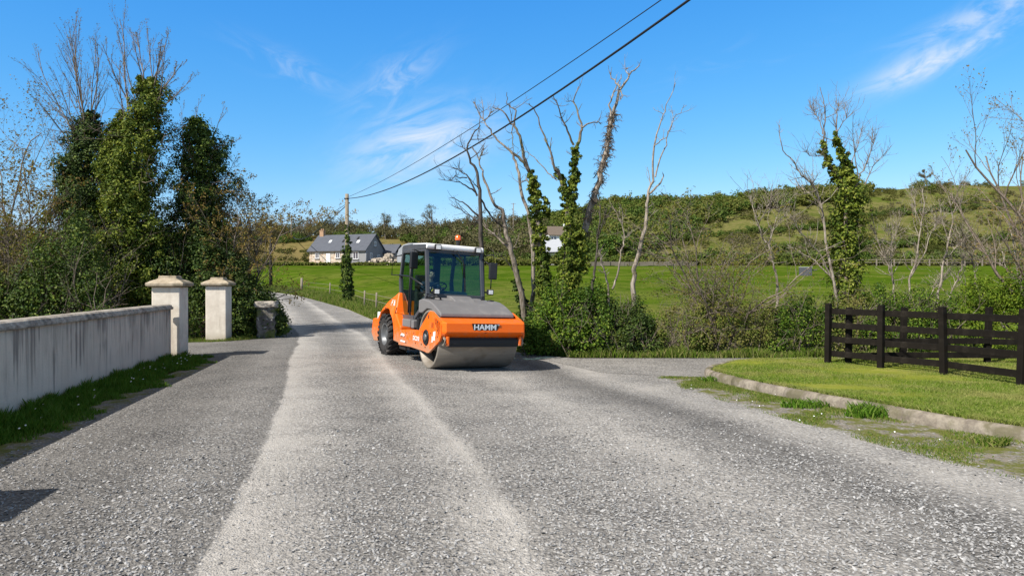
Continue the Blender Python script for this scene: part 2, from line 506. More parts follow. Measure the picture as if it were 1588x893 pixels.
def pier_mat():
    m, nt, out = mat_new('cream_render'); t = NT(nt)
    o = t.obj()
    blot = t.noise(o, 2.2, 7, .7)
    sp = t.n('SeparateXYZ'); t.l(o, sp.inputs[0])
    c = t.mix(t.maprange(blot, .3, .7), (.56, .49, .4), (.74, .67, .56))
    c = t.mix(t.maprange(t.noise(t.mapping(o, (7, 7, .5)), 1, 5), .55, .75, 0, .45), c, (.36, .3, .23))
    low = t.maprange(sp.outputs[2], 0, .35, .8, 0, 'LINEAR')
    c = t.mix(t.math('MULTIPLY', low, t.maprange(blot, .3, .6)), c, (.3, .24, .15))
    t.l(t.bsdf(c, .9, 0, t.bump(t.noise(o, 30, 4), .3, .015), .15), out.inputs[0])
    return m
M['pier'] = pier_mat()

def stone_mat(name, a, b, moss=None, scale=6, lich=None):
    m, nt, out = mat_new(name); t = NT(nt)
    o = t.obj()
    n1 = t.noise(o, scale, 7, .7); n2 = t.noise(o, scale * .35, 5, .6)
    c = t.mix(t.maprange(n1, .3, .7), a, b)
    if lich: c = t.mix(t.maprange(t.noise(o, scale * 1.7, 4), .6, .66, 0, .9), c, lich)
    if moss: c = t.mix(t.maprange(n2, .47, .62, 0, .9), c, moss)
    t.l(t.bsdf(c, .92, 0, t.bump(n1, .6, .04), .12), out.inputs[0])
    return m
M['coping'] = stone_mat('grimy_coping', (.13, .115, .1), (.52, .46, .38), None, 5)
M['cap'] = stone_mat('sandstone_cap', (.3, .24, .165), (.5, .42, .31), (.17, .15, .1), 4)
M['stump'] = stone_mat('mossy_stone', (.07, .062, .055), (.2, .18, .16), (.11, .13, .03), 6, (.42, .4, .36))
M['kerb'] = stone_mat('kerb_concrete', (.15, .125, .1), (.3, .26, .205), (.13, .115, .07), 7)
M['fence'] = simple('black_timber', (.012, .0098, .0078), .85, 0, .08, .45, 5, .5, dirt=((.04, .033, .026), .6))
M['old_post'] = simple('grey_timber', (.24, .2, .16), .9, 0, .1, .3, 8, .4)
M['pole'] = bark_mat('pole_timber', (.2, .16, .11), (.3, .25, .18))
M['dark_pole'] = bark_mat('dark_pole_timber', (.045, .038, .032), (.075, .065, .055))
M['wire'] = simple('cable_black', (.012, .012, .014), .6)
M['slate'] = simple('slate', (.085, .092, .11), .6, 0, .3, .2, 1.5)
M['render_grey'] = simple('grey_render', (.25, .245, .245), .9, 0, .1, .12, 1)
M['white_paint'] = simple('white_paint', (.78, .78, .76), .5)
M['brick'] = simple('chimney_brick', (.38, .24, .15), .9, 0, .1, .3, 3)
M['metal_sheet'] = simple('grey_sheet', (.33, .34, .36), .5, 0, .3, .1, 2)
M['brown_roof'] = simple('brown_tiles', (.14, .11, .085), .8, 0, .2, .2, 2)
def housestone():
    m, nt, out = mat_new('house_stone'); t = NT(nt)
    v = t.n('TexVoronoi'); t.l(t.mapping(t.obj(), (2.4, 2.4, 4.5)), v.inputs['Vector']); v.inputs['Scale'].default_value = 1
    g = t.n('SeparateColor'); t.l(v.outputs['Color'], g.inputs[0])
    c = t.ramp(g.outputs[0], [(0, (.28, .19, .13)), (.5, (.48, .36, .26)), (1, (.6, .5, .4))])
    c = t.mix(t.maprange(v.outputs['Distance'], .4, .7), c, (.5, .44, .36))
    t.l(t.bsdf(c, .95, 0, None, .1), out.inputs[0])
    return m
M['house_stone'] = housestone()
M['rubble'] = simple('rubble_stone', (.42, .36, .29), .95, 0, .1, .35, .8)

M['bark_pale'] = bark_mat('pale_bark', (.13, .105, .08), (.36, .31, .25))
M['bark_brown'] = bark_mat('brown_bark', (.1, .078, .055), (.2, .16, .12))
M['bark_dark'] = bark_mat('dark_bark', (.045, .038, .03), (.1, .085, .07))
M['bark_mossy'] = bark_mat('mossy_bark', (.11, .09, .065), (.26, .22, .18), (.12, .12, .035))
M['twig'] = bark_mat('twig_bark', (.13, .1, .075), (.26, .21, .165))
M['twig_far'] = bark_mat('far_twig', (.1, .085, .06), (.17, .145, .105))
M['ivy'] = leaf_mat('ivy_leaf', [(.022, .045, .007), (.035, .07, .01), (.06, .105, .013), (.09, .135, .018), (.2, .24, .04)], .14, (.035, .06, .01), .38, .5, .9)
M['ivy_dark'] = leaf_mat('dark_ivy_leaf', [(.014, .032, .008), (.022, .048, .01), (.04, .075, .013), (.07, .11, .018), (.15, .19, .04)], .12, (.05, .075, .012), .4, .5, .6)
M['ivy_lime'] = leaf_mat('lime_ivy_leaf', [(.03, .055, .008), (.07, .11, .012), (.13, .17, .018), (.2, .235, .03), (.28, .3, .055)], .2, (.04, .075, .01), .4, .4, 1.5)  # yellow-green ivy, tone varies at random from leaf to leaf
M['bush'] = leaf_mat('bush_leaf', [(.025, .055, .006), (.05, .1, .009), (.09, .16, .014), (.14, .21, .02), (.24, .29, .045)], .18, (.03, .07, .008), .42, .4, 1.1)
M['hedge_lime'] = leaf_mat('conifer_lime', [(0.069, 0.127, 0.010), (0.115, 0.184, 0.014), (0.172, 0.236, 0.021), (0.230, 0.276, 0.036)], .3, (0.057, 0.115, 0.010), .5, .3, 1.2)
M['brush'] = leaf_mat('scrub_leaf', [(0.065, 0.109, 0.016), (0.123, 0.174, 0.026), (0.174, 0.203, 0.039), (0.261, 0.239, 0.078)], .28, (0.189, 0.160, 0.052), .5, .3, .9)
M['bud'] = leaf_mat('brown_bud', [(0.154, 0.105, 0.038), (0.252, 0.168, 0.057), (0.280, 0.217, 0.063), (0.210, 0.196, 0.050)], .3, None, .6, .2)
M['bud_olive'] = leaf_mat('olive_bud', [(0.130, 0.111, 0.026), (0.208, 0.169, 0.035), (0.169, 0.182, 0.035), (0.117, 0.143, 0.023)], .3, None, .6, .2)
M['far_dark'] = leaf_mat('far_dark_leaf', [(.036, .075, .014), (.065, .115, .02), (.1, .155, .026), (.15, .185, .04)], .2, (.1, .125, .035), .6, .2, .08)
M['far_olive'] = leaf_mat('far_olive_leaf', [(.085, .105, .025), (.125, .145, .03), (.16, .17, .04), (.2, .19, .06)], .22, (.08, .12, .02), .7, .15, .06)
M['far_scrub'] = leaf_mat('far_scrub_leaf', [(.06, .075, .016), (.1, .11, .025), (.13, .13, .035), (.16, .14, .05)], .2, (.055, .07, .016), .7, .1, .06)
M['far_grey'] = leaf_mat('far_grey_twig', [(0.098, 0.086, 0.052), (0.138, 0.121, 0.072), (0.172, 0.149, 0.083), (0.138, 0.138, 0.052)], .2, (0.115, 0.115, 0.047), .8, .1, .06)
M['grass_blade'] = leaf_mat('grass_blade', [(0.044, 0.106, 0.009), (0.075, 0.163, 0.013), (0.119, 0.213, 0.023), (0.175, 0.237, 0.045)], .3, None, .6, .2)
M['lawn_blade'] = leaf_mat('lawn_blade', [(.085, .16, .012), (.145, .225, .024), (.2, .265, .04), (.35, .34, .13)], .3, (.33, .31, .11), .6, .2, .8)
M['dry_blade'] = leaf_mat('verge_blade', [(.07, .14, .014), (.12, .19, .022), (.18, .21, .045), (.3, .27, .11)], .3, None, .6, .2)
M['petal'] = simple('white_petal', (.8, .8, .76), .6)
M['petal_y'] = simple('orange_petal', (.8, .35, .03), .6)
M['red_weed'] = leaf_mat('red_weed', [(.13, .05, .02), (.17, .09, .03), (.09, .11, .02)], .3)

def chip_mat():
    m, nt, out = mat_new('loose_chipping'); t = NT(nt)
    rnd = t.n('NewGeometry').outputs['Random Per Island']
    c = t.ramp(rnd, [(0, .15), (.4, .26), (.8, .34), (1, .42)])
    c = t.mix(1, c, (1, .975, .945), 'MULTIPLY')
    t.l(t.bsdf(c, .85, 0, None, .2), out.inputs[0])
    return m
M['chip'] = chip_mat()

# ------------------------------------------------------------------ world, sun, camera
SUN_EL, SUN_AZ_SHADOW = R(43), R(42)       # shadows run along +x, turned 37 deg to +y
sun_dir = Vector((-math.cos(SUN_EL) * math.cos(SUN_AZ_SHADOW), -math.cos(SUN_EL) * math.sin(SUN_AZ_SHADOW), math.sin(SUN_EL)))
ld = bpy.data.lights.new('sun', 'SUN'); ld.energy = 5.0; ld.angle = R(.5); ld.color = (1, .955, .885)
lo = bpy.data.objects.new('sun', ld); COL.objects.link(lo)
lo.rotation_euler = sun_dir.to_track_quat('Z', 'Y').to_euler()
lo.location = (-30, -30, 40)

W = bpy.data.worlds.new('World'); SC.world = W; W.use_nodes = True
nt = W.node_tree; nt.nodes.clear(); t = NT(nt)
wo = nt.nodes.new('ShaderNodeOutputWorld'); bg = nt.nodes.new('ShaderNodeBackground')
sky = nt.nodes.new('ShaderNodeTexSky'); sky.sky_type = 'NISHITA'; sky.sun_disc = False
sky.sun_elevation = SUN_EL
sky.sun_rotation = math.atan2(sun_dir.x, sun_dir.y)
sky.altitude = 50; sky.air_density = 1.0; sky.dust_density = .3; sky.ozone_density = 2.2
hs = t.n('HueSaturation'); hs.inputs['Saturation'].default_value = 1.22; hs.inputs['Value'].default_value = 1.0; hs.inputs['Hue'].default_value = .497
t.l(sky.outputs[0], hs.inputs['Color'])
d = t.n('TexCoord').outputs['Generated']
def cirrus(px, py, sx, sy, rot, nscale, lo_, hi_, gain):
    v = Vector(((px - CX) / FPX, 1, -(py - HY) / FPX)).normalized()
    az = math.atan2(v.x, v.y)
    # turn the cloud's own direction to +y, then use (x, z) as its local plane
    mp = t.mapping(d, rot=(0, 0, az))
    mp2 = t.n('VectorRotate', rotation_type='X_AXIS'); t.l(mp, mp2.inputs['Vector']); mp2.inputs['Angle'].default_value = -math.asin(v.z)
    mp3 = t.n('VectorRotate', rotation_type='Y_AXIS'); t.l(mp2.outputs[0], mp3.inputs['Vector']); mp3.inputs['Angle'].default_value = rot
    s3 = t.n('SeparateXYZ'); t.l(mp3.outputs[0], s3.inputs[0])
    gx = t.math('DIVIDE', s3.outputs[0], sx); gz = t.math('DIVIDE', s3.outputs[2], sy)
    r2 = t.math('ADD', t.math('MULTIPLY', gx, gx), t.math('MULTIPLY', gz, gz))
    env = t.math('POWER', 2.718, t.math('MULTIPLY', r2, -1.0))
    env = t.math('MULTIPLY', env, t.maprange(s3.outputs[1], 0, .3))
    n = t.noise(t.mapping(mp3.outputs[0], (5, 5, 16)), nscale, 8, .62, 1.1)
    return t.math('MULTIPLY', t.math('MULTIPLY', t.maprange(n, lo_, hi_), env), gain)
parts = [cirrus(655, 226, .085, .04, R(20), 2.0, .3, .68, .9), cirrus(612, 128, .06, .025, R(35), 2.2, .38, .7, .4),
         cirrus(1420, 104, .06, .015, R(20), 2.5, .3, .66, .62), cirrus(1505, 74, .075, .013, R(22), 2.6, .38, .7, .5), cirrus(1530, 24, .08, .015, R(14), 2.3, .38, .7, .5),
         cirrus(1110, 95, .1, .02, R(8), 1.8, .45, .8, .14), cirrus(450, 105, .06, .016, R(-20), 2.2, .4, .72, .3)]
cl = parts[0]
for p_ in parts[1:]: cl = t.math('ADD', cl, p_, clamp=True)
sp_ = t.n('SeparateColor'); t.l(hs.outputs[0], sp_.inputs[0])
cc_ = t.n('CombineColor')
for i, (k_, g_) in enumerate(((.47, 1.3), (1.087, .8), (2.78, .4))):
    t.l(t.math('MULTIPLY', t.math('POWER', sp_.outputs[i], g_), k_), cc_.inputs[i])
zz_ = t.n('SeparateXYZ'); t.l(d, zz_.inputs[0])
fill_veil = t.maprange(zz_.outputs[2], .41, .62, 0, .93)          # unseen whitening of the upper sky, added as neutral fill light
skyc = t.mix(fill_veil, cc_.outputs[0], (1.9, 1.8, 1.66))
skyc = t.mix(cl, skyc, (4.7, 5.0, 5.4))
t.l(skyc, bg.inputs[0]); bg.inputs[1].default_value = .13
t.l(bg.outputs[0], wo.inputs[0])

cd = bpy.data.cameras.new('camera'); cam = bpy.data.objects.new('camera', cd); COL.objects.link(cam)
cd.sensor_width = 36; cd.lens = FPX / 1588 * 36; cd.clip_end = 3000; cd.clip_start = .1
cam.location = (0, 0, EYE); cam.rotation_euler = (R(90) - math.atan((446.5 - HY) / FPX), 0, 0)
SC.camera = cam
SC.view_settings.view_transform = 'Standard'; SC.view_settings.look = 'None'
SC.view_settings.exposure = .5; SC.view_settings.gamma = 1; SC.view_settings.use_curve_mapping = False
SC.render.engine = 'CYCLES'
SC.cycles.use_denoising = True
try:
    SC.cycles.denoiser = 'OPENIMAGEDENOISE'; SC.cycles.denoising_prefilter = 'ACCURATE'
except Exception: pass
SC.cycles.max_bounces = 6; SC.cycles.diffuse_bounces = 3; SC.cycles.transparent_max_bounces = 12; SC.cycles.caustics_reflective = False
SC.cycles.use_adaptive_sampling = False

# ------------------------------------------------------------------ ground
KERB_Y = [2.0, 5, 7.5, 9.1, 9.8, 10.6, 12, 13.9, 15.4, 16.3]
KERB_X = [12.5, 9.6, 7.6, 6.55, 6.1, 5.75, 5.3, 4.85, 4.5, 4.35]
def kerb_x(y): return np.interp(y, KERB_Y, KERB_X)
LAWN_Z = .17

def grid(xs_of_row, ys, zfun):
    V = []; nx = None
    for y in ys:
        xs = xs_of_row(y); nx = len(xs)
        V.append(np.stack([xs, np.full(nx, y), np.zeros(nx)], 1))
    V = np.concatenate(V); V[:, 2] = zfun(V[:, 0], V[:, 1])
    ny = len(ys)
    i = np.arange(ny - 1)[:, None] * nx; j = np.arange(nx - 1)[None, :]
    F = np.stack([i + j, i + j + 1, i + nx + j + 1, i + nx + j], -1).reshape(-1, 4)
    return V, F

def attr(me, name, vals):
    a = me.attributes.new(name, 'FLOAT', 'POINT'); a.data.foreach_set('value', np.ascontiguousarray(vals, np.float32))

def in_road(X, Y, m=0.0):
    return (X > edge_left(Y) - m) & (X < edge_right(Y) + m) | ((Y > 16.8) & (Y < 20.6) & (X > 0) & (X < 40))

ys = np.concatenate([np.arange(-12, 44, .5), np.arange(44, 130, 1.25), np.arange(130, 340, 3), np.arange(340, 1300, 60)])
tt = np.linspace(-1, 1, 281)
def xrow(y):
    half = 30 + 1.15 * max(y, 0)
    return half * (np.sign(tt) * (.35 * np.abs(tt) + .65 * np.abs(tt) ** 2.2))
def zt(X, Y):
    z = H(X, Y)
    z = z - .07 * in_road(X, Y, -.15) - .03
    z = np.where((Y < 19) & (X > kerb_x(Y) - 2.5), z - .08, z)
    return z
V, F = grid(xrow, ys, zt)
me = mesh_arrays('ground', V, F, True)
az_ = CX + FPX * V[:, 0] / np.maximum(V[:, 1], 1)
attr(me, 'hill', smooth(118, 132, V[:, 1] + 3 * np.sin(V[:, 0] * .2)) )
attr(me, 'dry', smooth(130, 150, V[:, 1]) * (1 - smooth(-25, 5, V[:, 0])) * .8)
attr(me, 'earth', np.clip((1 - smooth(23.5, 27, V[:, 1])) * .9 + (1 - smooth(0, 3.5, np.abs(V[:, 0] - edge_right(V[:, 1]) - 1.5))) * .35, 0, 1) * (V[:, 0] > -60))
ground = tag(link('ground', me, M['terrain']), kind='structure')

def weed_edge(y): return np.interp(y, [3, 5.5, 7.2, 8.95, 11.2, 14, 16.1, 16.6], [6.9, 5.9, 5.25, 4.6, 3.95, 3.55, 3.3, 3.5])
# road
def road_rows(a, b, step):
    return np.arange(a, b, step)
ys = np.concatenate([np.arange(-7, 36, .25), np.arange(36, 118, .8)])
tu = np.linspace(0, 1, 61)
def rd_right(y): return max(float(edge_right(y)), float(kerb_x(y)) + .08) if y < 16.4 else float(edge_right(y))
V, F = grid(lambda y: float(edge_left(y)) + tu * (rd_right(y) - float(edge_left(y))), ys, lambda X, Y: H(X, Y) + .004)
me = mesh_arrays('road', V, F, True); attr(me, 'lat', V[:, 0] - road_left(V[:, 1]))
attr(me, 'weed', np.where(V[:, 1] < 17, smooth(-.35, .75, V[:, 0] - weed_edge(V[:, 1])), 0) + (1 - smooth(.15, .9, V[:, 0] - edge_left(V[:, 1]))) * .7 * (V[:, 1] < 18.6))
road = tag(link('road', me, M['road']), kind='structure')
# lane past the lawn
ys = np.arange(16.3, 20.5, .2)
def srow(y): return np.linspace(float(np.interp(y, [16.3, 17, 20.6], [4.2, 2.2, .6])), 42, 90)
V, F = grid(srow, ys, lambda X, Y: H(X, Y) + .010)
me = mesh_arrays('side_road', V, F, True); attr(me, 'lat', V[:, 0] * 0)
tag(link('side_road', me, M['apron']), kind='structure')

# lawn with rounded corner
def lawn_back(x): return 19.0 - .02 * (x - 5)
ys = np.concatenate([np.arange(1.5, 16.2, .35), np.arange(16.2, 18.95, .15)])
tl = np.linspace(0, 1, 50) ** 1.5
def lrow(y):
    x0 = float(kerb_x(y)) if y < 16.0 else float(np.interp(y, [16.0, 16.5, 17.2, 18.1, 18.7, 19], [4.45, 4.5, 4.75, 5.4, 6.4, 7.6]))
    return x0 + .13 + tl * (40 - x0)
V, F = grid(lrow, ys, lambda X, Y: H(X, Y) + LAWN_Z - .0 + .02 * np.sin(X * 1.3) * np.sin(Y * 1.1))
lawn = tag(link('lawn', mesh_arrays('lawn', V, F, True), M['lawn']), kind='structure')

# kerb: rounded section following the lawn's edge, then flat along the lane
kp = [(float(kerb_x(y)), y) for y in np.arange(2, 16.0, .3)] + [(4.42, 16.2), (4.52, 16.6), (4.8, 17.2), (5.4, 18.0), (6.4, 18.65), (7.6, 18.98), (10, 19.02), (14, 18.95), (20, 18.85), (34, 18.6)]
sec = [(-.02, -.06), (-.01, .1), (.02, .165), (.06, .185), (.13, .19), (.17, .185), (.17, -.06)]
kv = []; kf = []
kq = np.array(kp); kc = np.r_[0, np.cumsum(np.linalg.norm(np.diff(kq, axis=0), axis=1))]
ss = []
s0 = 0.0
while s0 < kc[-1]:
    ss += [(s0 + .012, 1), (s0 + .03, 0), (s0 + .3, 0), (s0 + .6, 0), (s0 + .88, 0), (s0 + .898, 1)]; s0 += .91
for i, (sv, joint) in enumerate(ss):
    x, y = float(np.interp(sv, kc, kq[:, 0])), float(np.interp(sv, kc, kq[:, 1]))
    a = Vector((float(np.interp(sv - .2, kc, kq[:, 0])), float(np.interp(sv - .2, kc, kq[:, 1])))); b = Vector((float(np.interp(sv + .2, kc, kq[:, 0])), float(np.interp(sv + .2, kc, kq[:, 1]))))
    d_ = (b - a).normalized(); nrm = Vector((d_.y, -d_.x))
    g = float(H(x, y)); low = 1.0 if y < 17 and x < 6 else (1.0 if y < 16 else .62)
    st_ = .008 * math.sin(math.floor(i / 6) * 12.9898)
    for s_, z_ in sec:
        k_ = -.018 if joint else st_
        kv.append((x + nrm.x * (s_ + (.015 if joint and s_ < .1 else -st_)), y + nrm.y * (s_ + (.015 if joint and s_ < .1 else -st_)), g + (z_ + k_ if z_ > .05 else z_) * (low if z_ < .15 else (low if low == 1 else .95))))
kp = ss
m_ = len(sec)
for i in range(len(kp) - 1):
    for j in range(m_ - 1):
        kf.append((i * m_ + j, i * m_ + j + 1, (i + 1) * m_ + j + 1, (i + 1) * m_ + j))
me = bpy.data.meshes.new('kerb'); me.from_pydata(kv, [], kf); me.update()
for p_ in me.polygons: p_.use_smooth = True
tag(link('kerb', me, M['kerb']), kind='structure')

# ------------------------------------------------------------------ grass
def blades(name, X, Y, Z, h, w, mat, lean=.5, parent=None):
    N = len(X); a = RNG.random(N) * 2 * PI
    h = h * RNG.uniform(.6, 1.25, N)
    dx, dy = np.cos(a), np.sin(a)
    la = RNG.random(N) * 2 * PI; ll = lean * h * RNG.uniform(.2, 1.0, N)
    base = np.stack([X, Y, Z - .01], 1)
    side = np.stack([dx, dy, np.zeros(N)], 1) * (w * RNG.uniform(.6, 1.3, N))[:, None]
    mid = base + np.stack([np.cos(la) * ll * .35, np.sin(la) * ll * .35, h * .62], 1)
    tip = base + np.stack([np.cos(la) * ll, np.sin(la) * ll, h], 1)
    V = np.stack([base - side, base + side, mid + side * .7, tip, mid - side * .7], 1).reshape(-1, 3)
    i = np.arange(N)[:, None] * 5
    F = i + np.array([[0, 1, 2, 3, 4]])
    return link(name, mesh_arrays(name, V, F), mat, parent)

WALL_A, WALL_B = Vector((-5.95, 2.0)), Vector((-9.05, 18.75))
wdir = (WALL_B - WALL_A).normalized(); wn = Vector((wdir.y, -wdir.x))      # towards the road
wlen = (WALL_B - WALL_A).length
# strip at the wall foot
N = 42000
s_ = RNG.random(N) * (wlen + .6); 
wid = .75 + .2 * np.sin(s_ * 1.7) + .14 * np.sin(s_ * 4.3 + 1) + .12 * np.sin(s_ * 9.1) + .25
o_ = RNG.random(N) ** 1.25 * wid
X = WALL_A.x + wdir.x * s_ + wn.x * o_; Y = WALL_A.y + wdir.y * s_ + wn.y * o_
tuft = .5 + .5 * np.sin(s_ * 6.1 + np.sin(o_ * 9) * 2) * np.sin(s_ * 2.3)
hh = (.1 + .12 * tuft) * np.clip(1.25 - o_ / wid * .8, .3, 1.2)
tag(blades('wall_foot_grass', X, Y, H(X, Y), hh, .006, M['grass_blade'], .6), 'dark green shaded grass along the foot of the stained wall', 'grass', kind='stuff')
# lawn nap
N = 170000
Y = 7.5 + 11.3 * RNG.random(N) ** 1.1; x0 = kerb_x(np.minimum(Y, 16)) + .15
X = x0 + RNG.random(N) * (np.minimum(.75 * Y + 1.5, 14) - x0).clip(.1)
keep = ~((Y > 16) & (X < np.interp(Y, [16.0, 16.5, 17.2, 18.1, 18.7, 19], [4.6, 4.65, 4.9, 5.6, 6.6, 7.8]))) & (X > x0)
X, Y = X[keep], Y[keep]
tag(blades('lawn_grass', X, Y, H(X, Y) + LAWN_Z, .03 + .03 * np.clip(np.sin(X * 1.9 + np.sin(Y * 2.3)) * np.sin(Y * 3.1 + X * .7) + .4, 0, 1), .005, M['lawn_blade'], 1.0), 'short pale green mown grass inside the kerb', 'grass', kind='stuff')
N = 9000
Y = RNG.uniform(6, 16.1, N); X = kerb_x(Y) + .13 + .12 * RNG.random(N) ** 1.5
tag(blades('kerb_edge_grass', X, Y, H(X, Y) + LAWN_Z + .005, .075, .006, M['lawn_blade'], 1.2), 'longer uncut grass leaning over the lawn side of the kerb', 'grass', kind='stuff')
# weeds in the verge by the kerb
N = 60000
Y = RNG.uniform(5, 16.3, N); a_ = RNG.random(N); X = weed_edge(Y) + a_ * (kerb_x(Y) - weed_edge(Y))
dens = np.sin(X * 2.3 + Y * 1.1) + np.sin(Y * 2.9 - X) + np.sin(X * 5 - Y * 3.7) * .6 + (a_ - .45) * 1.2
keep = dens > .3 + RNG.normal(0, .6, N)
X, Y = X[keep], Y[keep]
tag(blades('verge_weeds', X, Y, H(X, Y) + .005, .042, .005, M['dry_blade'], 1.1), 'sparse yellowing weeds between gravel and kerb', 'weeds', kind='stuff')
def grass_band(name, label, pts, width, n, h, mat, seed=0):
    """long grass along a ground line"""
    P_ = np.array(pts, float); seg = np.linalg.norm(np.diff(P_, axis=0), axis=1); cum = np.r_[0, np.cumsum(seg)]
    s = RNG.random(n) * cum[-1]
    X = np.interp(s, cum, P_[:, 0]); Y = np.interp(s, cum, P_[:, 1])
    k = np.minimum(np.searchsorted(cum, s, side='right') - 1, len(seg) - 1)
    D = (np.diff(P_, axis=0) / seg[:, None])[k]
    o = (RNG.random(n) * (1 + .25 * np.sin(s * 2.1) + .15 * np.sin(s * 5.3))) * width
    X = X + D[:, 1] * o; Y = Y - D[:, 0] * o
    hv = h * (.6 + .5 * (np.sin(s * 3.1 + o * 2) * .5 + .5)) 
    return tag(blades(name, X, Y, H(X, Y), hv, h * .035, mat, .7), label, 'grass', kind='stuff')
grass_band('lane_verge_grass', 'rough green grass strip between lane and bushes', [(34, 20.3), (12, 20.35), (7, 20.45), (3.2, 20.5), (1.6, 20.8), (.5, 21.7), (-1.7, 25.2)][::-1], -1.7, 42000, .27, M['dry_blade'])
grass_band('roadside_grass', 'long pale green grass on the bank beside the far road', [(float(edge_right(y)) + .05, y) for y in np.arange(25, 80, 1.0)], 2.6, 32000, .34, M['dry_blade'])
grass_band('gatepost_grass', 'mossy grass at the foot of the free gate pier', [(-12, 24.2), (-10.3, 24.3), (-9.4, 25.3), (-8.9, 26.5), (-9.1, 29), (-10, 32)], -.7, 9000, .12, M['dry_blade'])
N = 30000
Y = 24 + 60 * RNG.random(N) ** 1.6; X = RNG.uniform(-1, 1, N) * Y * .75
cl_ = np.sin(X * .9 + np.sin(Y * .7) * 2) + np.sin(Y * 1.3 - X * .5) + RNG.normal(0, .6, N)
kp_ = (X > edge_right(Y) + 1.5) & (cl_ > .5)
X, Y = X[kp_], Y[kp_]
tag(blades('pasture_tufts', X, Y, H(X, Y) - .02, .16, .012, M['dry_blade'], .8), 'uneven longer tufts in the near part of the green field', 'grass', kind='stuff')
# daisies in the wall strip, petals on the lawn edge
def dots(name, X, Y, Z, size, mat, label, cat):
    pos = np.stack([X, Y, Z], 1); nr = np.tile([0, -.5, 1.0], (len(X), 1)) + RNG.normal(size=(len(X), 3)) * .2
    o = leaves(name, pos, nr, size, mat, None, 1.0, 0)
    return tag(o, label, cat, kind='stuff')
s_ = np.r_[RNG.uniform(6, wlen, 26), RNG.uniform(wlen - 5, wlen, 20)]; o_ = RNG.uniform(.2, .8, len(s_))
X = WALL_A.x + wdir.x * s_ + wn.x * o_; Y = WALL_A.y + wdir.y * s_ + wn.y * o_
dots('daisies', X, Y, H(X, Y) + RNG.uniform(.08, .17, len(X)), .034, M['petal'], 'tiny white daisies in the grass below the wall', 'daisies')
Y = RNG.uniform(8, 16.2, 22); X = weed_edge(Y) + RNG.random(22) * (kerb_x(Y) - weed_edge(Y))
dots('fallen_petals', X, Y, H(X, Y) + .04, .024, M['petal'], 'scattered white petals and flecks in the weedy verge', 'petals')

def weed_tuft(name, px, py, n, h, r, mat, label, red=False):
    p = at(px, py)
    a = RNG.random(n) * 2 * PI; q = RNG.random(n) ** .7 * r
    X = p.x + np.cos(a) * q * 1.6; Y = p.y + np.sin(a) * q
    o = blades(name, X - p.x, Y - p.y, np.zeros(n), h, .011, mat, 1.1)
    o.location = p; tag(o, label, 'weed')
    return o
weed_tuft('grass_tuft', 1350, 646, 420, .2, .24, M['grass_blade'], 'bright green grass clump by the kerb beside a red dock')
weed_tuft('grass_tuft', 1250, 632, 260, .14, .26, M['grass_blade'], 'low green tuft in the verge, left of the bigger clump')
weed_tuft('dock_weed', 1385, 640, 120, .17, .13, M['red_weed'], 'reddish dock weed against the kerb')
weed_tuft('grass_tuft', 1110, 592, 200, .13, .2, M['grass_blade'], 'small tuft at the rounded end of the kerb')
weed_tuft('grass_tuft', 1536, 690, 160, .12, .15, M['dry_blade'], 'yellowish tuft in the verge near the right edge')

# ------------------------------------------------------------------ loose chippings
def chippings(n):
    rows = []
    k = 0
    Y = 3.6 * (13 / 3.6) ** RNG.random(n * 2)
    X = RNG.uniform(-.78, .78, n * 2) * Y
    u = X - road_left(Y)
    p = (1 - smooth(6.5, 12.5, Y)) * np.interp(u, [-4, -1.5, -.8, -.2, 0, .4, 1.1, 1.6, 2.2, 2.45, 2.7, 3.5, 5, 5.8, 6.3, 6.8, 7.2], [.35, .3, .75, .5, .05, .12, .6, .5, .22, .08, .6, .9, .5, .8, 1, .35, .12])
    keep = (RNG.random(n * 2) < p) & (X > edge_left(Y) + .3) & (X < weed_edge(Y) + .3)
    X, Y = X[keep][:n], Y[keep][:n]
    m = len(X)
    base = np.array([[1, 0, 0], [.45, .8, .1], [-.5, .75, 0], [-1, -.05, .1], [-.4, -.8, 0], [.5, -.75, .1], [.1, .1, .75], [-.15, -.1, -.5]])
    fc = np.array([[6, 0, 1], [6, 1, 2], [6, 2, 3], [6, 3, 4], [6, 4, 5], [6, 5, 0]])
    s = RNG.uniform(.006, .013, m) * RNG.choice([1, 1, 1.2, 1.6], m)
    a = RNG.random(m) * 2 * PI; ca, sa = np.cos(a), np.sin(a)
    B = base[None] * RNG.uniform(.65, 1.3, (m, 8, 3)) * s[:, None, None] * np.array([1.2, .85, .9])
    x = B[..., 0] * ca[:, None] - B[..., 1] * sa[:, None]; y = B[..., 0] * sa[:, None] + B[..., 1] * ca[:, None]
    tx, ty = RNG.normal(0, .3, m)[:, None], RNG.normal(0, .3, m)[:, None]
    z = B[..., 2] + x * tx + y * ty
    V = np.stack([x + X[:, None], y + Y[:, None], z + (H(X, Y) + .006 + s * .15)[:, None]], -1).reshape(-1, 3)
    F = (fc[None] + np.arange(m)[:, None, None] * 8).reshape(-1, 3)
    return tag(link('loose_gravel', mesh_arrays('loose_gravel', V, F), M['chip']), 'loose pale stone chippings on the road surface', 'gravel', kind='stuff')
chippings(36000)

# ------------------------------------------------------------------ boundary wall and piers
def place(o, x, y, rz=0, dz=0):
    o.location = (x, y, float(H(x, y)) + dz); o.rotation_euler = (0, 0, rz); return o

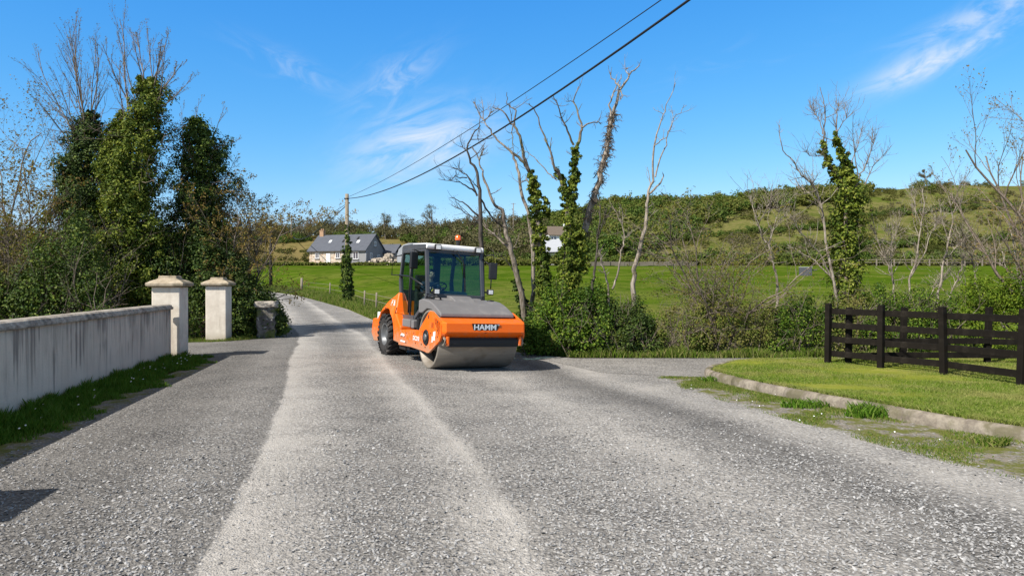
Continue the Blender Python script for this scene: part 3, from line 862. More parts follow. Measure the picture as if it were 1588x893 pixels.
wall_rz = math.atan2(wdir.y, wdir.x)
w = empty('boundary_wall'); w.location = (WALL_A.x, WALL_A.y, 0); w.rotation_euler = (0, 0, wall_rz)
tag(w, 'long white rendered wall with dark streaks below its grimy coping', 'wall')
mb = MB(); mb.box((wlen / 2 - 1.5, .12, .62), (wlen + 3, .24, 1.44)); mb.box((wlen - .03, -.012, .66), (.09, .03, 1.36))
mb.build('wall_face', M['wall'], w, .012)
mb = MB(); mb.box((3.0, .12, 1.0), (.8, .8, 2.1)); mb.box((3.0, .12, 2.1), (1.0, 1.0, .14)); mb.build('end_pier', M['pier'], w, .02)
mb = MB()
L_ = wlen + 3.05
prof = [(-.075, 1.34), (-.09, 1.36), (-.09, 1.40), (-.055, 1.415), (-.05, 1.45), (.0, 1.475), (.26, 1.475), (.31, 1.45), (.31, 1.34)]
mb.prism(prof, -3, wlen + .02); mb.build('coping', M['coping'], w, .006)

def pier(x, y, rz, wd, sh, label, d=None):
    p = empty('gate_pier'); place(p, x, y, rz)
    tag(p, label, 'gate pier', 'cream rendered gate piers')
    d = d or wd
    mb = MB(); mb.box((0, 0, sh / 2 - .05), (wd, d, sh + .1)); mb.build('shaft', M['pier'], p, .03, 3)
    mb = MB(); z = sh
    h2, d2 = wd / 2, d / 2
    ring = [(.075, .004), (.115, .03), (.12, .09), (.115, .11), (.085, .12), (.045, .15), (-.07, .20), (-.115, .225), (-.13, .245), (-.13, .285), (-.15, .30)]
    vs = []; 
    for e, zz in ring:
        for sx, sy in ((-1, -1), (1, -1), (1, 1), (-1, 1)):
            vs.append((sx * (h2 + e), sy * (d2 + e), z + zz))
    fs = [(3, 2, 1, 0)]
    for i in range(len(ring) - 1):
        for k in range(4):
            fs.append((i * 4 + k, i * 4 + (k + 1) % 4, i * 4 + 4 + (k + 1) % 4, i * 4 + 4 + k))
    n0 = (len(ring) - 1) * 4; fs.append((n0, n0 + 1, n0 + 2, n0 + 3))
    mb.add(vs, fs); mb.build('cap', M['cap'], p, .012)
    return p
pier(-9.30, 19.30, R(8), .72, 1.93, 'cream gate pier that the long stained wall runs into')
pier(-10.42, 25.2, R(6), .70, 1.93, 'free-standing cream gate pier in front of the dark hedge, beside the mossy stump')

def rock_block(name, w_, d_, h_, mat, parent, rough=.05, z0=0, n=7):
    import bmesh
    bm = bmesh.new(); bmesh.ops.create_cube(bm, size=1)
    bmesh.ops.subdivide_edges(bm, edges=bm.edges[:], cuts=n, use_grid_fill=True)
    for v in bm.verts:
        q = v.co * 1.0
        k = math.sin(q.x * 9 + q.z * 14) * math.sin(q.y * 11 + q.z * 7 + 1) + .6 * math.sin(q.z * 25 + q.x * 17)
        q = Vector((q.x * w_, q.y * d_, q.z * h_ + h_ / 2 + z0))
        dr = Vector((v.co.x, v.co.y, v.co.z * .6))
        v.co = q + dr * k * rough * 2 + Vector((random.uniform(-1, 1), random.uniform(-1, 1), random.uniform(-1, 1))) * rough * .25
    me = bpy.data.meshes.new(name); bm.to_mesh(me); bm.free()
    for p_ in me.polygons: p_.use_smooth = True
    return link(name, me, mat, parent)
st = empty('stone_gatepost'); place(st, -9.1, 26.3, R(12)); tag(st, 'short mossy stone gatepost with a dark slab cap at the road edge', 'gatepost')
rock_block('shaft', .6, .55, 1.2, M['stump'], st, .045, -.05)
rock_block('cap_stone', .76, .7, .22, M['coping'], st, .03, 1.13, 5)

# ------------------------------------------------------------------ fences of black timber
def timber_fence(name, label, pts, post_h, rails, over, parent_z, spans_flip=1, seedv=0):
    """pts: ground points of the posts"""
    rnd = random.Random(seedv)
    f = empty(name, pts[0]); tag(f, label, 'fence')
    o = pts[0]
    for i, p in enumerate(pts):
        q = Vector(p) - Vector(o)
        dvec = (Vector(pts[min(i + 1, len(pts) - 1)]) - Vector(pts[max(i - 1, 0)])); rz = math.atan2(dvec.y, dvec.x)
        mb = MB(); mb.box((0, 0, post_h / 2 - .1), (.13, .12, post_h + .26)); ob = mb.build('post', M['fence'], f, .012)
        ob.location = q; ob.rotation_euler = (R(rnd.uniform(-1.5, 1.5)), R(rnd.uniform(-1.5, 1.5)), rz)
    for zr in rails:
        for i in range(len(pts) - 1):
            a, b = Vector(pts[i]) - Vector(o), Vector(pts[i + 1]) - Vector(o)
            d = b - a; ln = d.length; rz = math.atan2(d.y, d.x); off = Vector((d.y, -d.x, 0)).normalized() * -.085 * spans_flip
            ov = over if i == 0 else 0
            mb = MB(); mb.box(((ln - ov) / 2, 0, 0), (ln + ov - .004, .045, .145)); ob = mb.build('rail', M['fence'], f, .008)
            ob.location = a + off + Vector((0, 0, zr + rnd.uniform(-.012, .012)))
            ob.rotation_euler = (0, -math.atan2(d.z, math.hypot(d.x, d.y)) + R(rnd.uniform(-.4, .4)), rz)
    return f
def lawn_pt(px, py):
    Y = FPX * (EYE - LAWN_Z) / (py - HY); X = (px - CX) / FPX * Y
    z = float(H(X, Y)) + LAWN_Z; Y = FPX * (EYE - z) / (py - HY); X = (px - CX) / FPX * Y
    return Vector((X, Y, float(H(X, Y)) + LAWN_Z))
fp = [lawn_pt(1284, 562), lawn_pt(1366, 571), lawn_pt(1464, 581), lawn_pt(1584, 597)]
dlt = fp[3] - fp[2]
fp += [fp[3] + dlt * 1.02, fp[3] + dlt * 2.05]
timber_fence('post_and_rail_fence', 'black four-rail timber fence crossing the lawn, its end post nearest the lane', fp, 1.45, [.22, .58, .94, 1.28], .12, 0, 1, 3)
bp = [Vector((8.35, 17.6, 0)), Vector((9.75, 17.7, 0)), Vector((11.9, 17.75, 0)), Vector((14.1, 17.8, 0)), Vector((16.3, 17.8, 0)), Vector((18.6, 17.8, 0))]
for p_ in bp: p_.z = float(H(p_.x, p_.y)) + LAWN_Z
timber_fence('post_and_rail_fence', 'black timber fence along the back of the lawn, seen through the nearer fence', bp, 1.36, [.2, .54], .1, 0, -1, 5)

# field fence along the road: weathered stakes with two wires
ff = empty('stake_and_wire_fence', at(536, 483)); tag(ff, 'thin weathered stakes and wire along the field edge by the far road', 'fence')
stakes = [at(x, y) for x, y in ((455, 453), (497, 460), (521, 466), (546, 478), (563, 483), (610, 500))]
for i, p_ in enumerate(stakes):
    p_.x += .8; p_.z = float(H(p_.x, p_.y))
    mb = MB(); mb.tube([(0, 0, -.2), (.02, 0, .55), (.03, .02, 1.15 if i else 1.35)], .055 if i else .13, 6); ob = mb.build('stake', M['old_post'], ff)
    ob.location = p_ - ff.location
for zz in (.6, .98):
    mb = MB(); mb.tube([p_ - ff.location + Vector((.07, 0, zz)) for p_ in stakes], .012, 4); mb.build('fence_wire', M['old_post'], ff)

# ------------------------------------------------------------------ utility poles and cables
def pole(base, height, r, mat, label, name='utility_pole', arm=0, lean=(0, 0)):
    p = empty(name, base); tag(p, label, 'utility pole', 'utility poles')
    mb = MB(); mb.tube([(0, 0, -.3), (lean[0] * .5, lean[1] * .5, height * .5), (lean[0], lean[1], height)], [r * 1.15, r, r * .85], 10); mb.build('shaft', mat, p)
    for y_, dz_ in ((-.1, .35), (.1, .65)):
        mb = MB(); mb.tube([(lean[0] - .18, y_, height - dz_), (lean[0] + .18, y_, height - dz_)], .05, 6); mb.build('bracket', M['black'], p)
    if arm:
        mb = MB(); mb.box((0, 0, height - .3), (arm, .12, .12)); mb.build('crossarm', mat, p)
    return p
P0 = at(533, 471); P0.x += .25; P0.z = float(H(P0.x, P0.y))
H0 = EYE + (HY - 301) / FPX * P0.y - P0.z
mainpole = pole(P0, H0, .15, M['pole'], 'tall timber utility pole half wrapped in ivy on the roadside bank')
p2 = at(420, 446); pole(p2, 7.6, .17, M['dark_pole'], 'dark utility pole right beside the far road bend')
p3 = at(387, 437); pole(p3, 7.9, .15, M['dark_pole'], 'dark utility pole seen through the budding branches, left of the road bend pole')
p4 = at(452, 376); pole(p4, EYE + (HY - 333) / FPX * p4.y - p4.z, .2, M['pole'], 'pale distant pole on the brown slope above the far trees')
p5 = at(796, 372); pole(p5, EYE + (HY - 315) / FPX * p5.y - p5.z, .16, M['old_post'], 'thin distant pole with a crossarm behind the bare trees', arm=1.8)
p6 = at(961, 352); pole(p6, EYE + (HY - 322) / FPX * p6.y - p6.z, .16, M['old_post'], 'thin distant pole in front of the wooded hill', arm=1.6)

def cable(name, ctrl, r, label, n=40, extra=2):
    """a sagging cable through the control points (quadratic in y)"""
    Yc = np.array([c[1] for c in ctrl]); Xc = np.array([c[0] for c in ctrl]); Zc = np.array([c[2] for c in ctrl])
    cx_ = np.polyfit(Yc, Xc, 1); cz_ = np.polyfit(Yc, Zc, 2)
    yy = np.linspace(Yc[0], Yc[-1], n)
    pts = [(np.polyval(cx_, y), y, np.polyval(cz_, y)) for y in yy]
    mb = MB(); mb.tube(pts, r, 6); o = mb.build(name, M['wire'])
    return tag(o, label, 'cable', 'overhead cables')
top = P0 + Vector((0, 0, H0 - .35))
cable('overhead_cable', [tuple(top), tuple(P(640, 275, 34)), tuple(P(793.6, 197, 22.6)), tuple(P(910, 119, 17.3)), tuple(P(1072, 0, 14)), (11.4, -6.5, 9.9)], .026, 'thicker overhead cable, the lower of the two crossing the sky')
cable('overhead_cable', [tuple(top + Vector((0, 0, .15))), tuple(P(680, 236, 31)), tuple(P(790, 164, 23.3)), tuple(P(910, 80, 18.8)), tuple(P(1015, 0, 15.5)), (12.4, -6.5, 9.6)], .012, 'thin overhead cable, the upper of the two crossing the sky')
q4 = p4 + Vector((0, 0, EYE + (HY - 364) / FPX * p4.y - p4.z))
def sag(a, b, s, n=24): return [tuple(a.lerp(b, k / n) - Vector((0, 0, s * 4 * (k / n) * (1 - k / n)))) for k in range(n + 1)]
a0 = P0 + Vector((0, 0, H0 - .8))
mb = MB(); mb.tube(sag(a0, q4, 2.2), [.03 + .1 * k / 24 for k in range(25)], 6)
tag(mb.build('service_cable', M['wire']), 'dark cable sagging from the ivy-clad pole to the distant slope pole', 'cable', 'overhead cables')
mb = MB(); mb.tube(sag(p2 + Vector((0, 0, 7.2)), p3 + Vector((0, 0, 7.5)), .4), .03, 5); mb.tube(sag(p2 + Vector((0, 0, 7.2)), P0 + Vector((0, 0, H0 - .7)), .9), .018, 5)
tag(mb.build('service_cable', M['wire']), 'thin cable joining the dark roadside poles beyond the bend', 'cable', 'overhead cables')

# ------------------------------------------------------------------ houses far off
hx, hy = (567 - CX) / FPX * 138, 138.0
hs_ = empty('cottage', (hx, hy, EYE + (HY - 408) / FPX * hy), (0, 0, R(-20)))
tag(hs_, 'long stone cottage with a grey slate roof and one white door', 'house')
HL, HD, HW, HR = 13.0, 7.0, 2.75, 5.75
SPL = -5.0     # stone part left of this, grey render right of it
mb = MB()
mb.box(((SPL - HL) / 2, HD / 2, HW / 2 - 1), (HL + SPL, HD, HW + 2))
mb.build('stone_wall', M['house_stone'], hs_)
mb = MB(); mb.box((SPL / 2, HD / 2, HW / 2 - 1), (-SPL, HD - .01, HW + 2))
mb.prism([(0.02, HW), (HD - .02, HW), (HD / 2, HR - .05)], -.25, -.003)
mb.build('rendered_wall', M['render_grey'], hs_)
mb = MB()
for s in (-1, 1):
    e = HD / 2 + .45
    y0, z0 = HD / 2 + s * e, HR - (HR - HW) * e / (HD / 2)
    pr = [(y0, z0), (HD / 2, HR), (HD / 2, HR + .16), (y0, z0 + .16)]
    mb.prism(pr, -HL - .3, .32)
rf = mb.build('roof', M['slate'], hs_)
mb = MB(); mb.box((-HL + .7, HD / 2, HR + .2), (.9, .75, 1.6)); mb.box((-HL + .7, HD / 2, HR + 1.05), (1.05, .9, .14))
for s in (-.22, .22): mb.lathe([(HR + 1.1, .13), (HR + 1.5, .11)], 'z', 8, 0, True, Matrix.Translation((-HL + .7 + s, HD / 2, 0)))
mb.build('chimney', M['brick'], rf)
sl = math.atan2(HR - HW, HD / 2)
for x_, t_, w_ in ((-9.2, .5, .55), (-6.2, .52, .35), (-3.2, .7, .35), (-2.6, .45, .6)):
    mb = MB(); mb.box((x_, HD / 2 * t_, HW + (HR - HW) * t_ + .22), (w_, .8, .1), 0, None, 0, sl); mb.build('skylight', M['white_paint'] if w_ > .5 else M['black'], rf)
def window(x, y, z, w_, h_, rz=0, name='window'):
    fr = MB()
    for sx in (-1, 1): fr.box((sx * (w_ / 2 - .05), 0, 0), (.1, .1, h_))
    for sz in (-1, 1): fr.box((0, 0, sz * (h_ / 2 - .05)), (w_ - .2, .1, .1))
    fr.box((0, -.0, 0), (.08, .08, h_ - .2))
    o = fr.build(name, M['white_paint'], hs_); o.location = (x, y, z); o.rotation_euler = (0, 0, rz)
    g = MB(); g.box((0, .03, 0), (w_ - .18, .03, h_ - .18)); g.build('pane', M['house_glass'], o)
    sgl = MB(); sgl.box((0, -.06, -h_ / 2 - .08), (w_ + .2, .22, .1)); sgl.build('sill', M['render_grey'], o)
for x_ in (-11.1, -6.3): window(x_, -.03, 1.6, .95, 1.15)
window(-2.2, -.03, 1.55, 1.25, 1.5)
window(.03, 2.0, 1.4, .8, 1.3, R(90)); window(.03, 4.9, 1.2, .9, 1.2, R(90)); window(.03, 3.5, 3.9, .75, .95, R(90))
d_ = MB(); d_.box((-8.5, -.04, .98), (.95, .1, 2.0)); dr = d_.build('door', M['white_paint'], hs_, .01)
d_ = MB(); d_.box((-8.16, -.12, 1.0), (.06, .07, .16)); d_.build('handle', M['black'], dr)
# rear annexe
mb = MB(); mb.box((.6, 8.6, .2), (4.2, 3.4, 4.2)); mb.build('annexe_wall', M['render_grey'], hs_)
mb = MB(); mb.prism([(6.4, 2.3), (8.6, 4.1), (10.8, 2.3), (10.8, 2.1), (8.6, 3.85), (6.4, 2.1)], -1.7, 2.95)
mb.build('annexe_roof', M['slate'], hs_)
mb = MB(); mb.tube([(.06, .06, -.5), (.06, .06, HW + .1)], .07, 6); mb.build('drainpipe', M['metal_sheet'], hs_)

rp = empty('rubble_pile', (hx + 3.2, hy - .6, hs_.location.z - .35)); 
mb = MB()
for k in range(260):
    a = random.random() * 2 * PI; q = random.random() ** .6
    x_, y_ = math.cos(a) * q * 4.2, math.sin(a) * q * 2.0
    zz = max(0, (1 - q) * 1.9 * (1 + .3 * math.sin(x_ * 2))) + random.uniform(-.1, .15)
    s = random.uniform(.18, .5)
    mb.box((x_ + 1, y_, zz), (s * 1.4, s, s * .8), 0, Matrix.Rotation(random.uniform(-.4, .4), 4, 'X'), random.random() * 3)
o = mb.build('rubble_stone', M['rubble'], rp, fix=False); o['kind'] = 'stuff'; tag(rp, 'pale heap of rubble stone beside the cottage gable', 'rubble heap')

sh = empty('curved_shed', ((641 - CX) / FPX * 128, 128, EYE + (HY - 409) / FPX * 128), (0, 0, R(-6)))
tag(sh, 'pale grey metal shed with a rounded roof, half hidden by the roller cab', 'shed')
prof = [(-2.4, -1), (-2.4, 1.5), (-2.1, 2.5), (-1.3, 3.3), (-.3, 3.6), (3.6, 3.6), (3.6, -1)]
mb = MB(); mb.prism([(a, b) for a, b in prof], -2.2, 2.2, 0, None, Matrix.Rotation(R(-90), 4, 'Z')); mb.build('shed_shell', M['metal_sheet'], sh, .03)
mb = MB(); mb.box((.2, -2.23, .9), (1.6, .08, 1.9)); mb.build('door', M['metal_sheet'], sh)

# white house among trees
wx, wy = (868 - CX) / FPX * 150, 150.0
wh = empty('white_house', (wx, wy, EYE + (HY - 379) / FPX * wy), (0, 0, R(6)))
tag(wh, 'small white house with a brown roof behind the ivy-clad trunks', 'house')
mb = MB(); mb.box((0, 2.5, .3), (4.4, 5, 3.6)); mb.build('wall', M['white_paint'], wh)
mb = MB(); mb.prism([(-.4, 2.0), (2.5, 4.0), (5.4, 2.0), (5.4, 1.85), (2.5, 3.8), (-.4, 1.85)], -2.5, 2.5); r_ = mb.build('roof', M['brown_roof'], wh)
mb = MB(); mb.box((1.6, 2.5, 4.1), (.7, .7, 1.0)); mb.build('chimney', M['white_paint'], r_)
for x_ in (-1.3, 1.3):
    mb = MB(); mb.box((x_, -.03, 1.0), (1.0, .1, 1.1)); o = mb.build('window', M['house_glass'], wh)
    mb = MB(); mb.box((x_, -.06, 1.0), (.08, .12, 1.1)); mb.box((x_, -.06, 1.0), (1.0, .11, .08)); mb.build('frame', M['white_paint'], o)
wg = empty('grey_outbuilding', ((858 - CX) / FPX * 132, 132, EYE + (HY - 404) / FPX * 132), (0, 0, R(-25)))
tag(wg, 'low grey roofed outbuilding below the small white house', 'outbuilding')
mb = MB(); mb.box((0, 2, .6), (5.4, 4, 3)); mb.build('wall', M['render_grey'], wg)
mb = MB(); mb.prism([(-.4, 1.7), (2, 4.0), (4.4, 1.7), (4.4, 1.55), (2, 3.8), (-.4, 1.55)], -3, 3); mb.build('roof', M['metal_sheet'], wg)

# trough in the field, rail fence and field wall at its far side
tb = at(1249, 427); tr = empty('field_trough', tb, (0, 0, R(-18))); tag(tr, 'small grey box standing in the green field beyond the scrub', 'trough')
mb = MB(); mb.box((0, 0, .42), (1.35, .9, .95)); mb.box((.9, .25, .62), (.7, .3, .12)); mb.build('tank', simple('tank_grey', (.06, .065, .075), .7, vary=.2), tr, .03)
mb = MB(); mb.box((0, 0, .93), (1.45, 1.0, .07)); mb.build('lid', M['metal_sheet'], tr, .01)

# ------------------------------------------------------------------ road roller
rr = empty('road_roller', (-1.12, 17.53, float(H(-1.12, 17.53)) + .012), (0, R(-2.1), R(207)))
tag(rr, 'orange single-drum road roller with a glazed cab, parked on the gravel road', 'road roller')
DR, DW = .70, 2.06
def smooth_by_angle(o):
    for p_ in o.data.polygons: p_.use_smooth = True
    return o
mb = MB()
mb.lathe([(-DW / 2, DR - .05), (-DW / 2, DR - .012), (-DW / 2 + .012, DR), (DW / 2 - .012, DR), (DW / 2, DR - .012), (DW / 2, DR - .05), (DW / 2 - .3, DR - .06), (-DW / 2 + .3, DR - .06)], 'x', 96, 0, False, Matrix.Translation((0, 0, DR)), True)
drum = mb.build('drum', M['steel'], rr)
for p_ in drum.data.polygons: p_.use_smooth = abs(p_.normal.x) < .5
for s in (-1, 1):
    mb = MB(); mb.lathe([(s * (DW / 2 - .30), DR - .055), (s * (DW / 2 - .30), .0)], 'x', 48, 0, False, Matrix.Translation((0, 0, DR)))
    mb.lathe([(s * (DW / 2 - .30), .3), (s * (DW / 2 - .06), .26), (s * (DW / 2 - .06), 0)], 'x', 24, 0, False, Matrix.Translation((0, 0, DR)))
    mb.build('drum_hub', M['black'], drum)
M['bolt'] = simple('bolt_dark', (.1, .03, .01), .6)
# side plates of the front frame
PL = 1.03
plate = [(-2.12, .80), (-1.2, .865), (-.56, .875), (.10, 1.335), (.20, 1.38), (.34, 1.37), (.9, 1.165), (.95, 1.08), (.95, .84), (.88, .72), (.20, .385), (.06, .37), (-.1, .39), (-1.15, .42), (-2.12, .40)]
for s in (1, -1):
    mb = MB(); mb.prism(plate, s * PL, s * (PL + .055)); x = s * (PL + .058)
    for y_, z_ in ((-.3, .86), (.3, .86), (-.32, .55), (-.05, .5), (.72, 1.15), (.74, .95), (.74, .8), (-.9, .78), (-.75, .55), (-1.5, .75), (-1.5, .5)):
        mb.lathe([(x - s * .02, .022), (x + s * .008, .022), (x + s * .008, 0)], 'x', 8, 1, False, Matrix.Translation((0, y_, z_)))
    for y_ in (.36, .44): mb.box((x - s * .001, y_, 1.05), (.012, .035, .13), 1)
    mb.box((x - s * .001, .12, 1.24), (.012, .06, .09), 1)
    pl = mb.build('side_plate', [M['orange'], M['bolt']], rr, .006)
    mb = MB(); mb.lathe([(x, 0), (x, .185), (x + s * .012, .19), (x + s * .03, .175), (x + s * .014, .15), (x + s * .02, .0)], 'x', 28, 0, True, Matrix.Translation((0, 0, .74)))
    mb.build('hub_cover', M['black'], pl)
    mb = MB(); mb.lathe([(x + s * .02, .09), (x + s * .045, .085), (x + s * .05, 0)], 'x', 20, 0, True, Matrix.Translation((0, 0, .74))); mb.build('hub_boss', M['rim'], pl)
    # white two-arm decal
    mb = MB(); mb.box((x, .52, .80), (.006, .11, .2)); mb.box((x, .41, .72), (.006, .06, .14)); mb.box((x, .58, .86), (.006, .05, .12)); mb.build('decal', M['white_letter'], pl)
def lettering(text, size, mat, parent, loc, rot, bold=.02, ext=.004, name='lettering', sx=1):
    cu = bpy.data.curves.new('lettering_curve', 'FONT'); cu.body = text; cu.size = size; cu.extrude = ext; cu.offset = bold * size
    cu.align_x = 'CENTER'; cu.align_y = 'CENTER'; cu.resolution_u = 2
    tmp = bpy.data.objects.new('lettering_tmp', cu); COL.objects.link(tmp)
    bpy.context.view_layer.update()
    me = bpy.data.meshes.new_from_object(tmp.evaluated_get(bpy.context.evaluated_depsgraph_get()))
    bpy.data.objects.remove(tmp); bpy.data.curves.remove(cu)
    me.materials.clear()
    o = link(name, me, mat, parent); o.location = loc; o.rotation_euler = rot; o.scale = (sx, 1, 1)
    return o
plates = [c for c in rr.children if c.name.startswith('side_plate')]
lettering('DC210', .155, M['white_letter'], plates[0], (PL + .06, -.72, .66), (R(90), 0, R(90)), .012)
lettering('DC210', .155, M['white_letter'], plates[1], (-PL - .06, -.72, .66), (R(90), 0, R(-90)), .012)
# front beam
mb = MB()
beam = [(.50, 1.24), (.72, 1.225), (1.00, 1.16), (1.06, 1.135), (1.075, .935), (1.06, .905), (.88, .77), (.84, .765), (.84, .95), (.55, 1.1)]
xs = [-1.085, -1.0, 1.0, 1.085]
pull = [.16, 0, 0, .16]
n = len(beam)
vs = [(x_, y_ - pull[k] * max(0, min(1, (y_ - .5) / .5)), z_) for k, x_ in enumerate(xs) for y_, z_ in beam]
fs = [tuple(range(n)), tuple(range(3 * n, 4 * n))[::-1]]
for k in range(3):
    for i in range(n):
        j = (i + 1) % n; fs.append((k * n + i, k * n + j, (k + 1) * n + j, (k + 1) * n + i))
mb.add(vs, fs); beam_o = mb.build('front_beam', M['orange'], rr, .012)
FBY = 1.0695
tilt = math.atan2(.015, .235)
mb = MB()
bw, bh = .335, .07
bpf = [(-bw - .02, bh + .03), (bw + .03, bh + .03), (bw + .005, bh - .04), (bw - .04, -bh - .015), (.075, -bh - .015), (.03, -bh - .055), (-.02, -bh - .055), (-.055, -bh - .015), (-bw + .04, -bh - .015)]
mb.add([(x_, .0, z_) for x_, z_ in bpf] + [(x_, .008, z_) for x_, z_ in bpf], [tuple(range(9)), tuple(range(9, 18))[::-1]] + [(i, (i + 1) % 9, 9 + (i + 1) % 9, 9 + i) for i in range(9)])
bd = mb.build('badge', M['badge'], beam_o); bd.location = (0, FBY + .002, 1.035); bd.rotation_euler = (-tilt, 0, R(180))
bd.location.x = .02
bd.rotation_euler = (tilt, 0, R(180)); bd.location.y = FBY + .006
lettering('HAMM', .178, M['white_letter'], bd, (-.012, -.004, .008), (R(90), 0, 0), .022, .003, sx=1.12)
lettering('TM', .045, M['white_letter'], bd, (bw - .012, -.004, bh - .0), (R(90), 0, 0), .005, .003)
mb = MB(); mb.box((0, .935, .70), (1.86, .12, .11)); mb.box((0, .95, .62), (1.8, .03, .08)); mb.box((0, .9, .77), (1.9, .06, .05))
sb = mb.build('scraper_bar', M['black'], rr, .01)
for x_ in (-.93, .93):
    mb = MB(); mb.box((x_, .98, .72), (.06, .1, .22)); mb.build('scraper_bracket', M['orange'], sb, .01)
for x_ in (-1.0, 1.0): 
    mb = MB(); mb.tube([(x_, .93, .80), (x_, 1.0, .76), (x_, 1.02, .69), (x_, .96, .63), (x_, .88, .62)], .028, 8)
    mb.build('hose_loop', M['steel'], sb)
# grey cover over the drum
mb = MB()
cov = [(-.95, 1.30), (-.95, 1.62), (-.70, 1.66), (-.22, 1.62), (.05, 1.555), (.34, 1.45), (.585, 1.345), (.60, 1.255), (.3, 1.30), (0.0, 1.40), (-.35, 1.42), (-.7, 1.30)]
mb.prism(cov, -.97, .97); cv = mb.build('drum_cover', M['grey_panel'], rr, .03, 3)
mb = MB(); mb.prism([(-.95, 1.55), (-.95, 1.76), (-.55, 1.74), (-.28, 1.66), (-.2, 1.60)], -.28, .28); mb.prism([(-.9, 1.55), (-.9, 1.70), (-.62, 1.69), (-.4, 1.60)], -.6, .6); mb.build('cover_hump', M['grey_panel'], cv, .02)
mb = MB(); mb.tube([(.72, -.72, 1.66), (.74, -.6, 1.72), (.68, -.45, 1.735), (.6, -.4, 1.7), (.55, -.5, 1.66)], .022, 7); mb.tube([(.8, -.7, 1.66), (.78, -.52, 1.71), (.62, -.5, 1.72)], .018, 7); mb.lathe([(1.60, .1), (1.66, .09), (1.68, 0)], 'z', 16, 0, True, Matrix.Translation((-.82, -.5, .0))); mb.build('cable_loop', M['black'], cv)
# inner chassis between front frame and rear
mb = MB(); mb.box((0, -1.6, .68), (1.2, 2.0, .5)); mb.box((0, -.86, .92), (2.05, .12, .5)); mb.box((0, -3.3, .6), (1.0, 2.4, .5)); mb.build('chassis', M['black'], rr, .02)
mb = MB(); mb.box((.84, -1.75, 1.0), (.36, .62, .2)); mb.box((.84, -1.34, .985), (.3, .2, .2)); mb.build('step_box', M['grey_panel'], rr, .02)
mb = MB(); mb.box((.98, -1.95, .33), (.1, .5, .08)); mb.box((.9, -1.6, .36), (.2, .3, .1)); mb.build('step_tread', M['black'], rr, .01)
for k in range(4):
    mb = MB(); z_ = .62 + .1 * k; mb.tube([(.62, -2.1, z_), (.8 + .03 * k, -1.9, z_ + .12), (.78, -1.5, z_ + .16 - .05 * k), (.66, -1.0, z_ + .1), (.6, -.8, z_)], .022, 6); mb.build('hydraulic_hose', M['black'], rr)
mb = MB(); mb.tube([(1.09, -1.9, .66), (1.11, -1.75, .70), (1.09, -1.6, .66)], .03, 8); mb.box((1.088, -1.75, .52), (.012, .36, .04)); mb.build('grab_plate', M['white_letter'], rr)
# engine hood with wheel arches
WY, WR, WX = -3.5, .585, .79
arch = [(WY + .76 * math.cos(a), .56 + .76 * math.sin(a)) for a in np.linspace(R(-18), R(198), 22)]
arch = [(y_, z_) for y_, z_ in arch]
hood = [(-2.15, .42), (-2.15, .88), (-2.3, .98), (-2.62, 1.25), (-2.86, 1.79), (-2.9, 1.79), (-3.1, 1.71), (-3.55, 1.55), (-3.95, 1.32), (-4.24, 1.06), (-4.34, .96), (-4.4, .6)]
low = [(y_, z_) for y_, z_ in arch if z_ > .36]
prof = hood + low[::-1]
def hood_w(y, z): return 1.0 if z < 1.2 else 1.0 - .16 * min(1, (z - 1.2) / .6)
mb = MB(); mb.prism(prof, -1.04, 1.04, 0, hood_w)
hd = mb.build('engine_hood', M['orange'], rr, .05, 3)
mb = MB(); mb.box((0, WY, .9), (1.0, 1.55, .7)); mb.build('engine_bay', M['black'], hd)
lettering('HAMM', .24, M['white_letter'], hd, (.935, -3.02, 1.475), (R(90), 0, R(90)), .02, .004).rotation_euler = (R(90 - 9), 0, R(90))
hd.children[-1].rotation_euler = (R(81), R(0), R(90))
for c in hd.children:
    if c.name.startswith('lettering'): c.scale = (.62, 1, 1); c.location = (.955, -3.03, 1.49); c.rotation_euler = Matrix.Rotation(R(90), 3, 'Z').to_4x4().to_euler(); c.rotation_euler = (R(74), 0, R(90))
mb = MB()
mb.tube([(1.045, -2.62, 1.22), (1.04, -2.5, 1.38)], .012, 6); mb.box((1.045, -3.5, 1.33), (.01, .05, .05)); mb.build('hood_latch', M['black'], hd)
# counterweight / bumper
cw = [(-4.3, .98), (-4.68, 1.0), (-4.86, .98), (-4.97, .55), (-4.7, .32), (-4.3, .34)]
mb = MB(); mb.prism(cw, -1.02, 1.02); mb.build('counterweight', M['orange'], rr, .03)
mb = MB(); mb.box((.82, -4.45, 1.09), (.3, .22, .2)); mb.build('rear_lamp', M['white_letter'], rr, .02)
